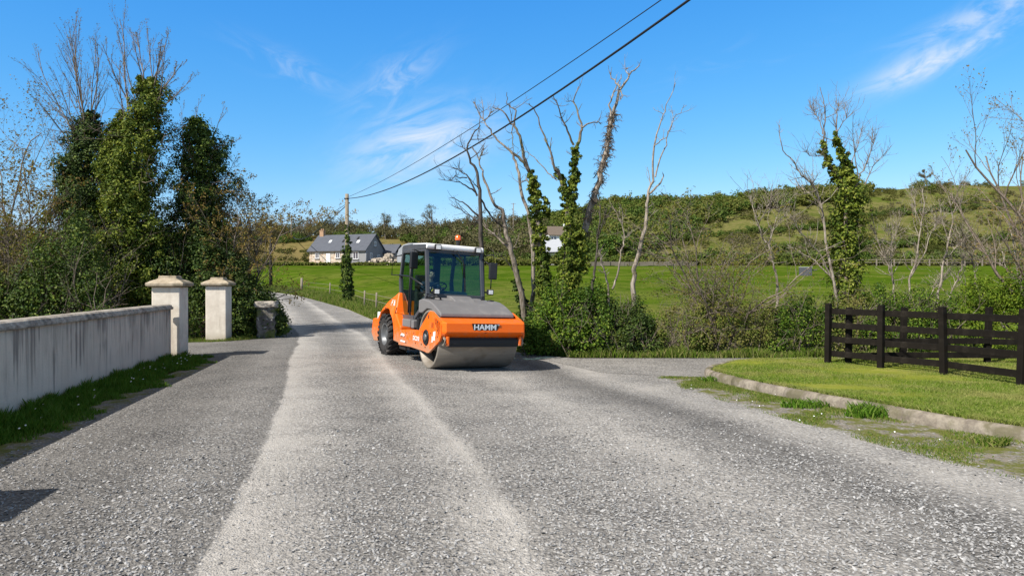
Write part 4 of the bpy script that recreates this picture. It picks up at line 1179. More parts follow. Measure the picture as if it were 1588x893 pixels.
# wheels
for s in (1, -1):
    wl = empty('wheel'); wl.parent = rr; wl.location = (s * WX, WY, WR)
    hw = .285
    prof = [(-hw * .9, .30), (-hw, .36), (-hw * 1.04, .44), (-hw * .97, .515), (-hw * .8, .54), (0, .548), (hw * .8, .54), (hw * .97, .515), (hw * 1.04, .44), (hw, .36), (hw * .9, .30)]
    mb = MB(); mb.lathe(prof, 'x', 56, 0, True)
    for k in range(20):
        for side in (-1, 1):
            a = 2 * PI * (k + (.5 if side > 0 else 0)) / 20
            Mx = Matrix.Rotation(a, 4, 'X')
            M1 = Mx @ Matrix.Translation((side * .15, 0, .556)) @ Matrix.Rotation(side * R(38), 4, 'Z')
            mb.box((0, 0, 0), (.33, .066, .055), 0, M1)
            M2 = Mx @ Matrix.Translation((side * .288, side * .1, .512)) @ Matrix.Rotation(side * R(52), 4, 'Y') @ Matrix.Rotation(side * R(20), 4, 'Z')
            mb.box((0, 0, 0), (.1, .062, .035), 0, M2)
    mb.build('tyre', M['rubber'], wl, fix=False)
    mb = MB(); mb.lathe([(s * .25, .315), (s * .275, .31), (s * .25, .285), (s * .15, .26), (s * .11, .14), (s * .2, .13), (s * .21, .09), (s * .23, .0)], 'x', 32, 0, True)
    for k in range(8):
        a = k * PI / 4; mb.lathe([(s * .11, .02), (s * .155, .02), (s * .155, 0)], 'x', 8, 0, False, Matrix.Translation((0, .2 * math.cos(a), .2 * math.sin(a))))
    mb.build('rim', M['rim'], wl)
# cab
CWd = .76
cab = empty('cab', (.06, -.08, .035), (0, R(-1.2), 0)); cab.parent = rr
mb = MB()
Afoot, Atop = (-.74, 1.72), (-.98, 2.87)
for s in (1, -1):
    X_ = s * CWd
    def bar(a, b, r=.04, r2=None, xa=None, xb=None):
        a_ = Vector((xa if xa is not None else X_, a[0], a[1])); b_ = Vector((xb if xb is not None else X_, b[0], b[1]))
        d = b_ - a_; ln = d.length
        q = d.to_track_quat('Z', 'Y').to_matrix().to_4x4()
        mb.box((0, 0, ln / 2), (r2 or r * 2, r * 2, ln), 0, Matrix.Translation(a_) @ q)
    bar(Afoot, Atop, .045); bar((-.74, 1.72), (-.98, 1.42), .05); bar((-.98, 1.42), (-1.55, 1.08), .05)
    bar((-1.55, 1.08), (-2.72, 1.06), .07); bar((-2.66, 1.06), (-2.95, 2.12), .05); bar((-2.95, 2.12), (-2.80, 2.88), .045)
    bar((-2.03, 1.1), (-2.05, 2.88), .028); bar((-.98, 2.87), (-2.8, 2.88), .05)
mb.box((0, -.985, 2.855), (1.5, .07, .1)); mb.box((0, -.74, 1.70), (1.5, .08, .1)); mb.box((0, -2.8, 2.85), (1.5, .07, .1)); mb.box((0, -2.86, 1.80), (1.5, .06, .06)); mb.box((0, -2.72, 1.4), (1.5, .08, .74)); mb.box((0, -1.7, 1.06), (1.46, 1.9, .1))
mb.box((.0, -1.66, .99), (1.5, 1.9, .08))
fr = mb.build('cab_frame', M['cab_grey'], cab, .01)
mb = MB(); mb.prism([(-.9, 2.885), (-.87, 2.93), (-.88, 3.0), (-.95, 3.03), (-2.0, 3.06), (-2.0, 2.885)], -.80, .80); rfw = mb.build('cab_roof', M['roof_white'], cab, .025, 3)
mb = MB(); mb.prism([(-2.0, 2.887), (-2.0, 3.058), (-2.8, 3.05), (-2.9, 3.0), (-2.9, 2.887)], -.79, .79); mb.prism([(-.93, 2.885), (-.93, 3.0), (-2.0, 3.04), (-2.0, 2.885)], .801, .822); mb.prism([(-.93, 2.885), (-.93, 3.0), (-2.0, 3.04), (-2.0, 2.885)], -.801, -.822); mb.build('roof_edge', M['cab_grey'], cab, .015)
def pane(name, pts, mat=M['glass']):
    mb = MB(); c = [Vector(p_) for p_ in pts]; n_ = (c[1] - c[0]).cross(c[2] - c[0]).normalized() * .004; k = len(c)
    mb.add(c, [tuple(range(k))])
    return mb.build(name, mat, cab)
g = .72
pane('windscreen', [(g, -.745, 1.75), (-g, -.745, 1.75), (-g, -.965, 2.81), (g, -.965, 2.81)])
for s in (1, -1):
    x_ = s * .765
    pane('door_pane', [(x_, -.80, 1.74), (x_, -1.0, 1.47), (x_, -1.58, 1.15), (x_, -1.99, 1.14), (x_, -2.02, 2.82), (x_, -1.03, 2.82)][::s])
    pane('side_pane', [(x_, -2.08, 1.14), (x_, -2.63, 1.14), (x_, -2.9, 2.12), (x_, -2.77, 2.82), (x_, -2.08, 2.82)][::s])
pane('rear_window', [(g, -2.88, 1.84), (-g, -2.88, 1.84), (-g, -2.81, 2.8), (g, -2.81, 2.8)])
mb = MB()
mb.tube([(.80, -1.0, 1.95), (.83, -1.5, 2.07), (.83, -2.0, 2.18), (.83, -2.9, 2.22)], .022, 8)
mb.tube([(.80, -2.88, 2.22), (.98, -3.12, 2.22), (.98, -3.12, 2.72), (.80, -2.86, 2.78)], .018, 8)
mb.tube([(.82, -2.0, 1.2), (.82, -2.0, 2.8)], .02, 6)
mb.build('grab_rail', M['black'], cab)
for s in (1, -1):
    yy = -1.25 if s > 0 else -.78
    xm = 1.0 if s > 0 else -1.05
    mb = MB(); mb.box((xm, yy, 2.58 if s > 0 else 2.42), (.22, .1, .44), 0, None, R(12 * s)); mr = mb.build('mirror', M['black'], cab, .03, 3)
    mb = MB(); mb.tube([(s * .80, yy - .1 if s > 0 else -.95, 2.80), (xm, yy, 2.86), (xm, yy, 2.6)], .018, 6)
    if s < 0: mb.tube([(-.78, -.9, 2.72), (-.93, -.8, 2.6), (-1.0, -.76, 2.2), (-.98, -.72, 1.95)], .018, 6)
    mb.build('mirror_arm', M['black'], mr)
for x_, y_, z_ in ((.52, -.82, 2.935), (-.60, -.82, 2.935), (.56, -.66, 1.80), (-.97, -.72, 1.86)):
    mb = MB(); mb.box((x_, y_, z_), (.17, .1, .15)); wl = mb.build('work_light', M['black'], cab, .02)
    mb = MB(); mb.box((x_, y_ + .052, z_), (.12, .012, .105)); 
    o = mb.build('lens', M['lens'], cab, .004)
    if z_ < 2:
        mb = MB(); mb.tube([(x_, y_ - .03, z_), (math.copysign(.74, x_), -.8, z_ - .02)], .025, 6); mb.build('lamp_arm', M['black'], cab)
mb = MB(); mb.tube([(.06, -.88, 2.9), (-.02, -.84, 2.84), (-.22, -.86, 2.62), (-.26, -.80, 2.2)], .016, 6); mb.box((-.27, -.825, 2.2), (.03, .03, .75), 0, None, 0, R(11)); mb.build('wiper', M['black'], cab)
mb = MB(); mb.lathe([(3.03, .045), (3.18, .045), (3.19, .06), (3.2, .06)], 'z', 14, 0, True, Matrix.Translation((-.20, -1.25, 0))); bc = mb.build('beacon', M['black'], cab)
mb = MB(); mb.lathe([(3.2, .078), (3.30, .075), (3.325, .05), (3.33, 0)], 'z', 18, 0, True, Matrix.Translation((-.20, -1.25, 0))); mb.build('beacon_lens', M['amber'], cab)
mb = MB(); mb.prism([(-2.3, 1.1), (-2.3, 1.5), (-2.42, 2.25), (-2.55, 2.25), (-2.5, 1.1)], -.02, .5); mb.box((.24, -2.0, 1.45), (.5, .6, .18)); mb.box((.24, -2.1, 1.2), (.3, .4, .4)); mb.build('seat', M['seat'], cab, .04, 3)
mb = MB(); mb.prism([(-.85, 1.1), (-.85, 1.72), (-1.0, 1.84), (-1.25, 1.78), (-1.35, 1.6), (-1.3, 1.1)], -.42, .36); mb.box((-.45, -1.15, 1.55), (.3, .4, .4)); mb.build('console', simple('console_teal', (.02, .035, .04), .3, 0, .6), cab, .05, 3)
mb = MB(); mb.lathe([(0.18, -.018), (0.205, 0), (.18, .018)], 'z', 4)
mb = MB()
ring_ = [(.2 * math.cos(a), .2 * math.sin(a), 0) for a in np.linspace(0, 2 * PI, 25)]
Ms = Matrix.Translation((.22, -1.38, 1.93)) @ Matrix.Rotation(R(35), 4, 'X')
mb.tube([Ms @ Vector(p_) for p_ in ring_], .018, 6); mb.tube([Ms @ Vector((0, 0, 0)), Ms @ Vector((0, .1, -.3))], .03, 8)
for a in (0, 2.1, 4.2): mb.tube([Ms @ Vector((0, 0, 0)), Ms @ Vector((.2 * math.cos(a), .2 * math.sin(a), 0))], .014, 5)
mb.build('steering_wheel', M['black'], cab)
mb = MB(); mb.tube([(.62, -1.0, 1.55), (.60, -1.02, 1.75), (.5, -1.05, 1.86), (.42, -1.0, 1.82)], .022, 6); mb.build('yellow_hose', M['hazard'], cab)
mb = MB(); mb.box((-.2, -2.72, 2.0), (.2, .1, 1.6)); mb.build('rear_post', M['black'], cab, .02)

# driver: one skinned body, seated
def person(name, joints, edges, radii, mat, parent=None, sub=2):
    me = bpy.data.meshes.new(name); me.from_pydata(joints, edges, []); me.update()
    o = link(name, me, mat, parent)
    sk = o.modifiers.new('skin', 'SKIN'); sk.use_smooth_shade = True
    for i, r_ in enumerate(radii): me.skin_vertices[0].data[i].radius = (r_, r_)
    me.skin_vertices[0].data[0].use_root = True
    o.modifiers.new('subdivision', 'SUBSURF').levels = sub; o.modifiers['subdivision'].render_levels = sub
    return o
drv_M = Matrix.Translation(rr.location) @ rr.rotation_euler.to_matrix().to_4x4() @ Matrix.Translation((.24, -2.12, 1.60))
J = [(0, 0, 0), (0, -.03, .2), (0, -.02, .4), (0, .0, .50), (0, .03, .60), (0, .05, .70), (0, .05, .79),
     (.11, .02, -.02), (.14, .40, .03), (.13, .48, -.36), (.13, .6, -.40), (-.11, .02, -.02), (-.14, .40, .03), (-.13, .48, -.36), (-.13, .6, -.40),
     (.19, .0, .44), (.27, .16, .22), (.2, .42, .3), (.17, .50, .34), (-.19, .0, .44), (-.27, .16, .22), (-.2, .42, .3), (-.17, .50, .34)]
Ed = [(0, 1), (1, 2), (2, 3), (3, 4), (4, 5), (5, 6), (0, 7), (7, 8), (8, 9), (9, 10), (0, 11), (11, 12), (12, 13), (13, 14), (2, 15), (15, 16), (16, 17), (17, 18), (2, 19), (19, 20), (20, 21), (21, 22)]
Rd = [.14, .13, .15, .07, .06, .095, .08, .09, .07, .05, .04, .09, .07, .05, .04, .075, .052, .038, .035, .075, .052, .038, .035]
for s in (1, -1):
    b = 18 if s > 0 else 22
    for k in range(5):
        n0 = len(J); x0 = J[b][0] - s * .01 + (k - 2) * .016
        J += [(x0, .545, .365 - .01 * k), (x0 - s * .01, .575 - .006 * abs(k - 2), .345 - .01 * k)]
        Ed += [(b, n0), (n0, n0 + 1)]; Rd += [.012, .010]
drv = person('person', J, Ed, Rd, M['skin']); drv.matrix_world = drv_M
tag(drv, 'driver in a dark jacket sitting at the wheel inside the roller cab', 'person')
def garment(name, ids, grow, mat):
    mp = {k: i for i, k in enumerate(ids)}
    return person(name, [J[k] for k in ids], [(mp[a], mp[b]) for a, b in Ed if a in mp and b in mp], [Rd[k] + grow for k in ids], mat, drv)
garment('jacket', [0, 1, 2, 3, 15, 16, 17, 19, 20, 21], .02, M['jacket'])
garment('trousers', [0, 7, 8, 9, 11, 12, 13], .018, M['cab_grey'])
mb = MB()
mb.lathe([(-.125, .0), (-.12, .035), (-.09, .07), (-.03, .088), (.04, .09), (.09, .07), (.12, .0)], 'z', 16, 0, True, Matrix.Translation((0, .075, .715)))
mb.tube([(0, .165, .74), (0, .185, .70), (0, .165, .685)], [.008, .016, .01], 6)
for s in (-1, 1): mb.lathe([(-.01, .0), (0, .014), (.01, 0)], 'x', 8, 0, True, Matrix.Translation((s * .032, .155, .735))); mb.tube([(s * .085, .07, .74), (s * .1, .06, .715), (s * .085, .07, .69)], .012, 5)
mb.box((0, .158, .665), (.05, .012, .01)); mb.build('face', M['skin'], drv)
mb = MB(); mb.lathe([(-.05, .1), (.03, .107), (.09, .085), (.125, .0)], 'z', 16, 0, True, Matrix.Translation((0, .055, .74)) @ Matrix.Rotation(R(14), 4, 'X')); mb.build('hair', M['hair'], drv)
#@@PART3
# ------------------------------------------------------------------ vegetation
def grow(out, tips, p, d, ln, r, depth, rnd, wig=.18, up=.12, kids=3, spread=.55, taper=.45, kid_len=.6, from_=.25, gravity=0):
    n = max(3, int(4 + ln * 1.2)) if depth > 0 else 4
    pts = [p.copy()]; d = d.normalized(); rs = [r]
    dirs = [d.copy()]
    for k in range(n):
        d = (d + Vector((rnd.gauss(0, wig), rnd.gauss(0, wig), rnd.gauss(0, wig) + up))).normalized()
        p = p + d * (ln / n); pts.append(p.copy()); dirs.append(d.copy()); rs.append(r * (1 - (1 - taper) * (k + 1) / n))
    out.append((np.array([tuple(q) for q in pts]), np.array(rs)))
    if depth == 0:
        tips.append((pts[-1], dirs[-1])); tips.append((pts[-2], dirs[-2])); return
    for k in range(kids):
        t_ = from_ + (1 - from_) * (k + rnd.random()) / kids
        i = min(int(t_ * n), n - 1)
        perp = Vector((rnd.gauss(0, 1), rnd.gauss(0, 1), rnd.gauss(0, .6))).normalized()
        nd = (dirs[i] * (1 - spread) + perp * spread).normalized()
        grow(out, tips, pts[i], nd, ln * kid_len * rnd.uniform(.7, 1.15) * (1.15 - .45 * t_), max(.0035, rs[i] * .6), depth - 1, rnd, wig, up, kids, spread, taper, kid_len, from_, gravity)
    tips.append((pts[-1], dirs[-1]))

def bud_leaves(name, tips, n_per, sig, size, mat, parent, frac=1.0):
    T = [t_ for t_ in tips if random.random() < frac]
    C = np.array([tuple(t_[0]) for t_ in T])
    pos, nr = clumps(C, sig, n_per)
    return leaves(name, pos, nr, RNG.uniform(.6, 1.3, len(pos)) * size, mat, parent, .6)

def ivy_path(paths, Y, dens=1.0, leaf=.105, nleaf=34, ysc=1.0, top_bias=0):
    """paths: lists of (px, py, radius px) -> leaf positions, normals around trunks"""
    CC, SS, OO = [], [], []
    for path in paths:
        W_ = [(P(x, y, Y), r * Y / FPX) for x, y, r in path]
        for (a, ra), (b, rb) in zip(W_[:-1], W_[1:]):
            ln = (b - a).length; rm = (ra + rb) / 2
            k = max(1, int(dens * 2 * PI * rm * ln / .075))
            for _ in range(k):
                t_ = random.random(); r_ = ra + (rb - ra) * t_; c = a.lerp(b, t_)
                an = random.random() * 2 * PI; q = r_ * random.uniform(.5, .98) * (1 + .2 * math.sin(an * 3 + c.z * 2.3) + .16 * math.sin(an * 2 - c.z * 4.1 + 1))
                o = Vector((math.cos(an) * q, math.sin(an) * q * ysc, random.gauss(0, .1)))
                CC.append(tuple(c + o)); OO.append((math.cos(an), math.sin(an), .35)); SS.append(min(.27, max(.09, r_ * .42)) * random.uniform(.7, 1.2))
    CC = np.array(CC); OO = np.array(OO)
    pos, nr = clumps(CC, np.array(SS), nleaf, np.repeat(OO, nleaf, 0) * .9, .9)
    sz = RNG.uniform(.6, 1.3, len(pos)) * leaf
    # inner old leaves close to the stem
    ip, iz = [], []
    for path in paths:
        W_ = [(P(x, y, Y), r * Y / FPX) for x, y, r in path]
        for (a, ra), (b, rb) in zip(W_[:-1], W_[1:]):
            for _ in range(int(520 * (b - a).length * (ra + rb) / 2)):
                t_ = random.random(); r_ = (ra + (rb - ra) * t_) * .62 * random.random() ** .5; an = random.random() * 6.283
                q = a.lerp(b, t_); ip.append((q.x + math.cos(an) * r_, q.y + math.sin(an) * r_ * ysc, q.z)); iz.append(random.uniform(.14, .24) * min(1, (ra + rb) * 1.2 + .35))
    if ip:
        pos = np.concatenate([pos, np.array(ip)]); nr = np.concatenate([nr, RNG.normal(size=(len(ip), 3)) + np.array([-.2, -.4, .3])]); sz = np.r_[sz, iz]
    return pos, nr, sz

def px_poly(pts, Y, r0, r1, dy=0.0, rnd=random):
    r0 *= .66; r1 *= .8
    """a limb along surveyed points; depth wanders as the limb does"""
    n = len(pts); out = []; yy = Y
    for k, (x, y) in enumerate(pts):
        out.append(tuple(P(x, y, yy))); yy += dy / n + rnd.uniform(-.09, .09)
    t_ = np.linspace(0, 1, n)
    return (np.array(out), r1 + (r0 - r1) * (1 - t_) ** 1.25)
def dense(poly, wob=.02):
    """subdivide a limb and let it wander a little"""
    pts, rs = poly; n = len(pts)
    if n < 3: k = 3
    else: k = 3
    tq = np.linspace(0, n - 1, (n - 1) * k + 1)
    o = np.stack([np.interp(tq, np.arange(n), pts[:, i]) for i in range(3)], 1)
    o[1:-1] += RNG.normal(0, wob, (len(o) - 2, 3))
    return o, np.interp(tq, np.arange(n), rs)
def side_twigs(polys, n, ln, r, rnd, tips, up=.2, depth=1):
    out = []
    for _ in range(n):
        pts, rs = rnd.choice(polys); i = rnd.randrange(len(pts) // 3, len(pts))
        i = min(i, len(pts) - 2)
        d = Vector(pts[i + 1] - pts[i]).normalized()
        nd = (d * .6 + Vector((rnd.gauss(0, .6), rnd.gauss(0, .6), rnd.gauss(.1, .3)))).normalized()
        grow(out, tips, Vector(pts[i]), nd, ln * rnd.uniform(.5, 1.3), min(r, rs[i] * .6), depth, rnd, .2, up, 2, .5)
    return out
def tree(name, label, cat='tree', group=None, loc=(0, 0, 0)):
    e = empty(name, loc); return tag(e, label, cat, group)
def rooted(e, objs):
    """move an Empty to its thing's foot while the parts stay where they are"""
    return e
def new_tree(label, base, cat='tree', group=None, name='tree'):
    e = tree(name, label, cat, group, base)
    e['_base'] = 1; del e['_base']
    return e
def put(o, e):
    o.parent = e; o.matrix_parent_inverse = Matrix.Translation(-Vector(e.location)); return o

# --- three ivy towers at the left with bare crowns
def ivy_tower(label, base_px, Y, ivy, trunks, fans, seed, mat_ivy, mats2=None, dens=1.0, buds=True):
    rnd = random.Random(seed)
    b = P(base_px, 470, Y); b.z = float(H(b.x, b.y))
    e = new_tree(label, b, 'tree', 'ivy-clad trees', 'ivy_tree')
    polys = []
    for pts, r0, r1 in trunks: polys.append(dense(px_poly([(base_px, 520)] + pts, Y, r0, r1, 0, rnd), .02))
    out, tips = [], []
    for (x, y, tx, ty, r, kd) in fans:
        a = P(x, y, Y + rnd.uniform(-.4, .4)); q = P(tx, ty, Y + rnd.uniform(-1.2, 1.2)); d = q - a
        d2 = d.normalized() + Vector((0, 0, -.12))
        grow(out, tips, a, d2, d.length, r * .6, 2, rnd, .055, .05, kd, .27, .3, .42, .2)
    tw = []
    for _ in range(46):
        pts, rs = polys[0]; i = rnd.randrange(len(pts) // 3, len(pts) - 1)
        grow(tw, [], Vector(pts[i]), Vector((rnd.gauss(0, 1), rnd.gauss(-.5, .7), rnd.gauss(.45, .3))), rnd.uniform(1.0, 2.1), .018, 1, rnd, .22, .06, 4, .5, .35, .5, .3)
    put(tubes('trunk', polys + out + tw, 5, M['twig'] if not mats2 else mats2), e)
    pos, nr, sz = ivy_path(ivy, Y, dens)
    put(leaves('ivy', pos, nr, sz, mat_ivy), e)
    if buds: put(bud_leaves('foliage', tips, 2, .04, .045, M['bud'], None), e)
    return e
ivy_tower('ivy-clad tree with a tall bare crown at the left, behind the long wall', 140, 27.5,
          [[(140, 500, 58), (136, 400, 55), (134, 320, 50), (138, 250, 42), (138, 205, 30), (140, 185, 18), (140, 172, 6)], [(120, 330, 35), (112, 270, 20), (108, 240, 8)]],
          [([(138, 400), (136, 300), (135, 240), (133, 180)], .2, .09)],
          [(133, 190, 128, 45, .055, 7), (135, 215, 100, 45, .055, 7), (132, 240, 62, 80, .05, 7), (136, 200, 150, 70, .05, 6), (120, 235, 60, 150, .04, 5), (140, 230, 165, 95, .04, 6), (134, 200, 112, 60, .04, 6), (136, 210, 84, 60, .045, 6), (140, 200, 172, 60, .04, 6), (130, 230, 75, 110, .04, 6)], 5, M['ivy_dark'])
ivy_tower('tallest ivy-clad tree, its ivy reaching highest of the group at the left', 218, 27.0,
          [[(215, 500, 60), (215, 400, 56), (205, 320, 50), (208, 250, 45), (222, 200, 38), (234, 165, 31), (238, 140, 24), (236, 124, 10)], [(185, 320, 30), (182, 240, 24), (185, 190, 14), (190, 172, 5)], [(222, 150, 12), (219, 128, 9), (218, 116, 4)]],
          [([(215, 400), (208, 300), (220, 220), (232, 150)], .22, .1)],
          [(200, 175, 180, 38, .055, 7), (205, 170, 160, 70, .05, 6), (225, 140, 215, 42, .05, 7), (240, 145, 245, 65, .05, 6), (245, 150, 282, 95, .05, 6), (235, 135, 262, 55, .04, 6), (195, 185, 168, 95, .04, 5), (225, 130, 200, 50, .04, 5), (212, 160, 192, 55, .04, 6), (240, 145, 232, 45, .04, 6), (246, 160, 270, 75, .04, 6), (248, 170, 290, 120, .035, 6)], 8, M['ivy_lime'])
ivy_tower('rounded ivy-clad tree right of the tallest one, with only a few bare twigs', 315, 28.6,
          [[(315, 500, 56), (312, 400, 52), (314, 320, 48), (312, 260, 46), (314, 225, 40), (308, 200, 27), (306, 184, 8)]],
          [([(315, 400), (312, 300), (310, 220)], .2, .1)],
          [(300, 215, 305, 150, .03, 4), (330, 220, 345, 160, .03, 4), (345, 230, 376, 215, .025, 3), (348, 280, 368, 240, .03, 4), (290, 250, 275, 170, .03, 4)], 11, M['ivy'])

# --- budding trees
def budding(label, bx, by, Y, stems, seed, bark, budm, depth=3, kids=4, nper=3, size=.08, sig=.1, frac=1, name='budding_tree', spread=.5, wig=.13, klen=.58, r=.07, up=.05, cat='tree', frm=.2):
    rnd = random.Random(seed); b = P(bx, by, Y); b.z = float(H(b.x, b.y))
    e = new_tree(label, b, cat, None, name)
    out, tips = [], []
    for tx, ty, k in stems:
        q = P(tx, ty, Y + rnd.uniform(-1, 1)); d = q - b
        a = b + Vector((rnd.uniform(-.3, .3), rnd.uniform(-.3, .3), -.1))
        grow(out, tips, a, d.normalized() + Vector((0, 0, -.1)), d.length * .96, r * k, depth, rnd, wig, up, kids, spread, .25, klen, frm)
    put(tubes('trunk', out, 4, bark), e)
    if nper: put(bud_leaves('foliage', tips, nper, sig, size, budm, None, frac), e)
    return e
budding('brown budding tree at the left edge, left of the ivy-clad trees', 35, 470, 27.5, [(15, 140, 1), (60, 165, 1), (95, 230, .8), (-25, 160, 1), (45, 200, .8), (-60, 200, .9)], 21, M['twig'], M['bud'], 3, 5, 3, .085, .12)
budding('low rust-brown budding tree beside the wall, partly cut off by the left edge', -30, 480, 25.5, [(-60, 270, 1), (-10, 260, 1), (40, 290, .9), (70, 320, .8), (-90, 300, .8)], 22, M['bark_brown'], M['bud'], 3, 5, 4, .1, .14)
budding('gold-brown budding tree spreading right of the rounded ivy tree', 352, 480, 29, [(360, 300, 1), (392, 292, 1), (428, 335, .9), (405, 310, .9), (345, 300, .8), (432, 332, .8), (415, 318, .9), (375, 300, .9), (385, 320, .8)], 23, M['twig'], M['bud'], 3, 5, 5, .085, .11, wig=.13)

# --- dark hedge masses
def mass(name, label, top, Y0, Y1, base_py, mat, n, leaf, nleaf, sig, seed, cat='bush', stems=None, dens_top=1.0, group=None, stem_mat=None, part='foliage'):
    """top: [(px, py)] outline; foliage fills the depth Y0..Y1 down to the ground"""
    rnd = random.Random(seed); T = np.array(top, float)
    xm = (T[0, 0] + T[-1, 0]) / 2; b = P(xm, base_py, (Y0 + Y1) / 2); b.z = float(H(b.x, b.y))
    e = new_tree(label, b, cat, group, name)
    C, S, O = [], [], []
    while len(C) < n:
        Y = rnd.uniform(Y0, Y1); x = rnd.uniform(T[0, 0], T[-1, 0]); y = float(np.interp(x, T[:, 0], T[:, 1]))
        g_ = float(H((x - CX) / FPX * Y, Y)); zt_ = EYE - (y - HY) / FPX * ((Y0 + Y1) / 2)
        ym = (Y - (Y0 + Y1) / 2) / ((Y1 - Y0) / 2)
        zt_ = g_ + (zt_ - g_) * (1 - .45 * ym * ym) * (1 + .12 * math.sin(x * .09 + seed) + .08 * math.sin(x * .23 + Y * 3))
        t_ = rnd.random() ** .75
        if Y > Y0 + .55 * (Y1 - Y0) and t_ < .5: continue
        z = g_ + .1 + (zt_ - g_) * t_
        if math.sin(x * .19 + seed) + math.sin(z * 3.1 + x * .07) + .8 * math.sin(Y * 4 + z * 2) < -1.15: continue
        C.append(((x - CX) / FPX * Y, Y - .25 * math.sin(PI * min(1, t_)) * rnd.random(), z)); S.append(sig * rnd.uniform(.6, 1.3)); O.append((0, -.6 * (1 - t_) - .2, .5 * t_))
    pos, nr = clumps(np.array(C), np.array(S), nleaf, np.repeat(np.array(O), nleaf, 0))
    put(leaves(part, pos, nr, RNG.uniform(.6, 1.3, len(pos)) * leaf, mat), e)
    if stems:
        out, tips = [], []
        for _ in range(stems[0]):
            x = rnd.uniform(T[0, 0], T[-1, 0]); Y = rnd.uniform(Y0 - .1, Y1); a = Vector(((x - CX) / FPX * Y, Y, 0)); a.z = float(H(a.x, a.y)) - .05
            h_ = (EYE - (float(np.interp(x, T[:, 0], T[:, 1])) - HY) / FPX * Y - a.z) * rnd.uniform(.55, stems[1])
            grow(out, tips, a, Vector((rnd.gauss(0, .3), rnd.gauss(0, .2), 1)), max(.4, h_), stems[2], 2, rnd, .2, .08, 4, .5, .3, .5, .15)
        put(tubes('stems', out, 4, stem_mat or M['twig']), e)
    return e
mass('ivy_hedge', 'deep ivy hedge behind the long wall, left of the gate piers', [(-70, 430), (0, 425), (50, 400), (85, 350), (125, 345), (150, 370), (165, 420)], 22.3, 25.4, 500, M['ivy'], 1000, .1, 34, .34, 3, 'hedge', (60, 1.05, .025))
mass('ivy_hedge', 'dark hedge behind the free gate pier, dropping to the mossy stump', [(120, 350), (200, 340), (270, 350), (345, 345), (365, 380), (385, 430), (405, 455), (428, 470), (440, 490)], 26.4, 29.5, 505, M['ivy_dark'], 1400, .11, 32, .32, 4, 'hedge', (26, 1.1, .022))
mass('bramble_bush', 'sunlit bramble growing between the two gate piers', [(288, 500), (297, 470), (308, 462), (316, 485)], 25.6, 26.5, 540, M['ivy'], 60, .1, 26, .24, 6, 'bush', (10, 1.1, .015))
mass('ivy_bush', 'low mound of ivy spilling over behind the mossy stump', [(392, 470), (402, 452), (418, 455), (430, 470), (436, 492)], 26.9, 28.3, 515, M['ivy'], 110, .09, 28, .22, 7, 'bush')

mass('bramble_bush', 'rusty brown bramble and twigs above the wall at the left edge', [(-80, 330), (-20, 320), (30, 330), (70, 350), (100, 380)], 23.5, 26.2, 500, M['bud_olive'], 420, .1, 24, .3, 8, 'bush', (120, 1.25, .02))
# ivy on the roadside pole
pos, nr, sz = ivy_path([[(538, 480, 5), (540, 455, 8), (538, 425, 9), (537, 400, 7), (539, 380, 5), (538, 350, 2.5)]], P0.y, 1.5, .15, 30)
iv = leaves('ivy', pos, nr, sz, M['ivy']); put(iv, mainpole)

# --- central bare trees
T_ = []
def bare(label, Y, limbs, seed, mat, twigs=10, tw_len=.7, ivy=None, ivymat=None, dens=1.7, leaf=.1, name='bare_tree', vines=None, tw_r=.016):
    rnd = random.Random(seed)
    x0, y0 = limbs[0][0][0]; b = P(x0, y0, Y); b.z = float(H(b.x, b.y))
    e = new_tree(label, b, 'tree', None, name)
    polys = []
    for k, (pts, ra, rb) in enumerate(limbs):
        pl = px_poly(pts, Y, ra, rb, 0 if k == 0 else rnd.uniform(-.9, .9), rnd)
        if k == 0:
            pl = (np.vstack([[b.x, b.y, b.z - .1], pl[0]]), np.r_[ra * 1.15, pl[1]])
        polys.append(dense(pl, .018))
    tips = []
    tw = side_twigs(polys, twigs, tw_len, tw_r, rnd, tips) + side_twigs(polys, twigs * 2, tw_len * .55, tw_r * .6, rnd, tips)
    put(tubes('trunk', polys + tw, 7, mat), e)
    if ivy:
        pos, nr, sz = ivy_path(ivy, Y, dens, leaf, 34); put(leaves('ivy', pos, nr, sz, ivymat or M['ivy_lime']), e)
    if vines:
        out = []
        for _ in range(vines[1]):
            t_ = rnd.random(); pts, rs = polys[0]; i = int(t_ * (len(pts) * vines[0])); i = min(i, len(pts) - 1)
            grow(out, [], Vector(pts[i]) + Vector((rnd.uniform(-.06, .06), rnd.uniform(-.06, .06), 0)) * 1.4, Vector((rnd.gauss(0, 1), rnd.gauss(0, 1), rnd.gauss(-.5, .6))), rnd.uniform(.1, .38), .014, 1, rnd, .5, -.16, 3, .6)
        put(tubes('vine', out, 4, M['bark_brown']), e)
    return e
RR_ = .032
bare('dark crooked bare tree directly behind the roller cab', 22.5, [
    ([(748, 500), (746, 385), (745.5, 340), (742.6, 295), (740, 269), (731, 252), (724, 234), (732, 211), (745, 195)], .13, .02),
    ([(724, 234), (714, 227)], .03, .012), ([(740, 304), (724, 272), (703, 260)], .05, .012), ([(724, 276), (706, 274), (696, 279)], .03, .01), ([(737, 298), (722, 288), (709, 281), (680, 278)], .045, .01), ([(743, 336), (718, 313), (697, 307)], .05, .01), ([(745, 345), (722, 330), (700, 318)], .04, .01), ([(743, 300), (752, 322), (768, 343), (778, 352)], .05, .03)], 31, M['bark_dark'], 16, .7)
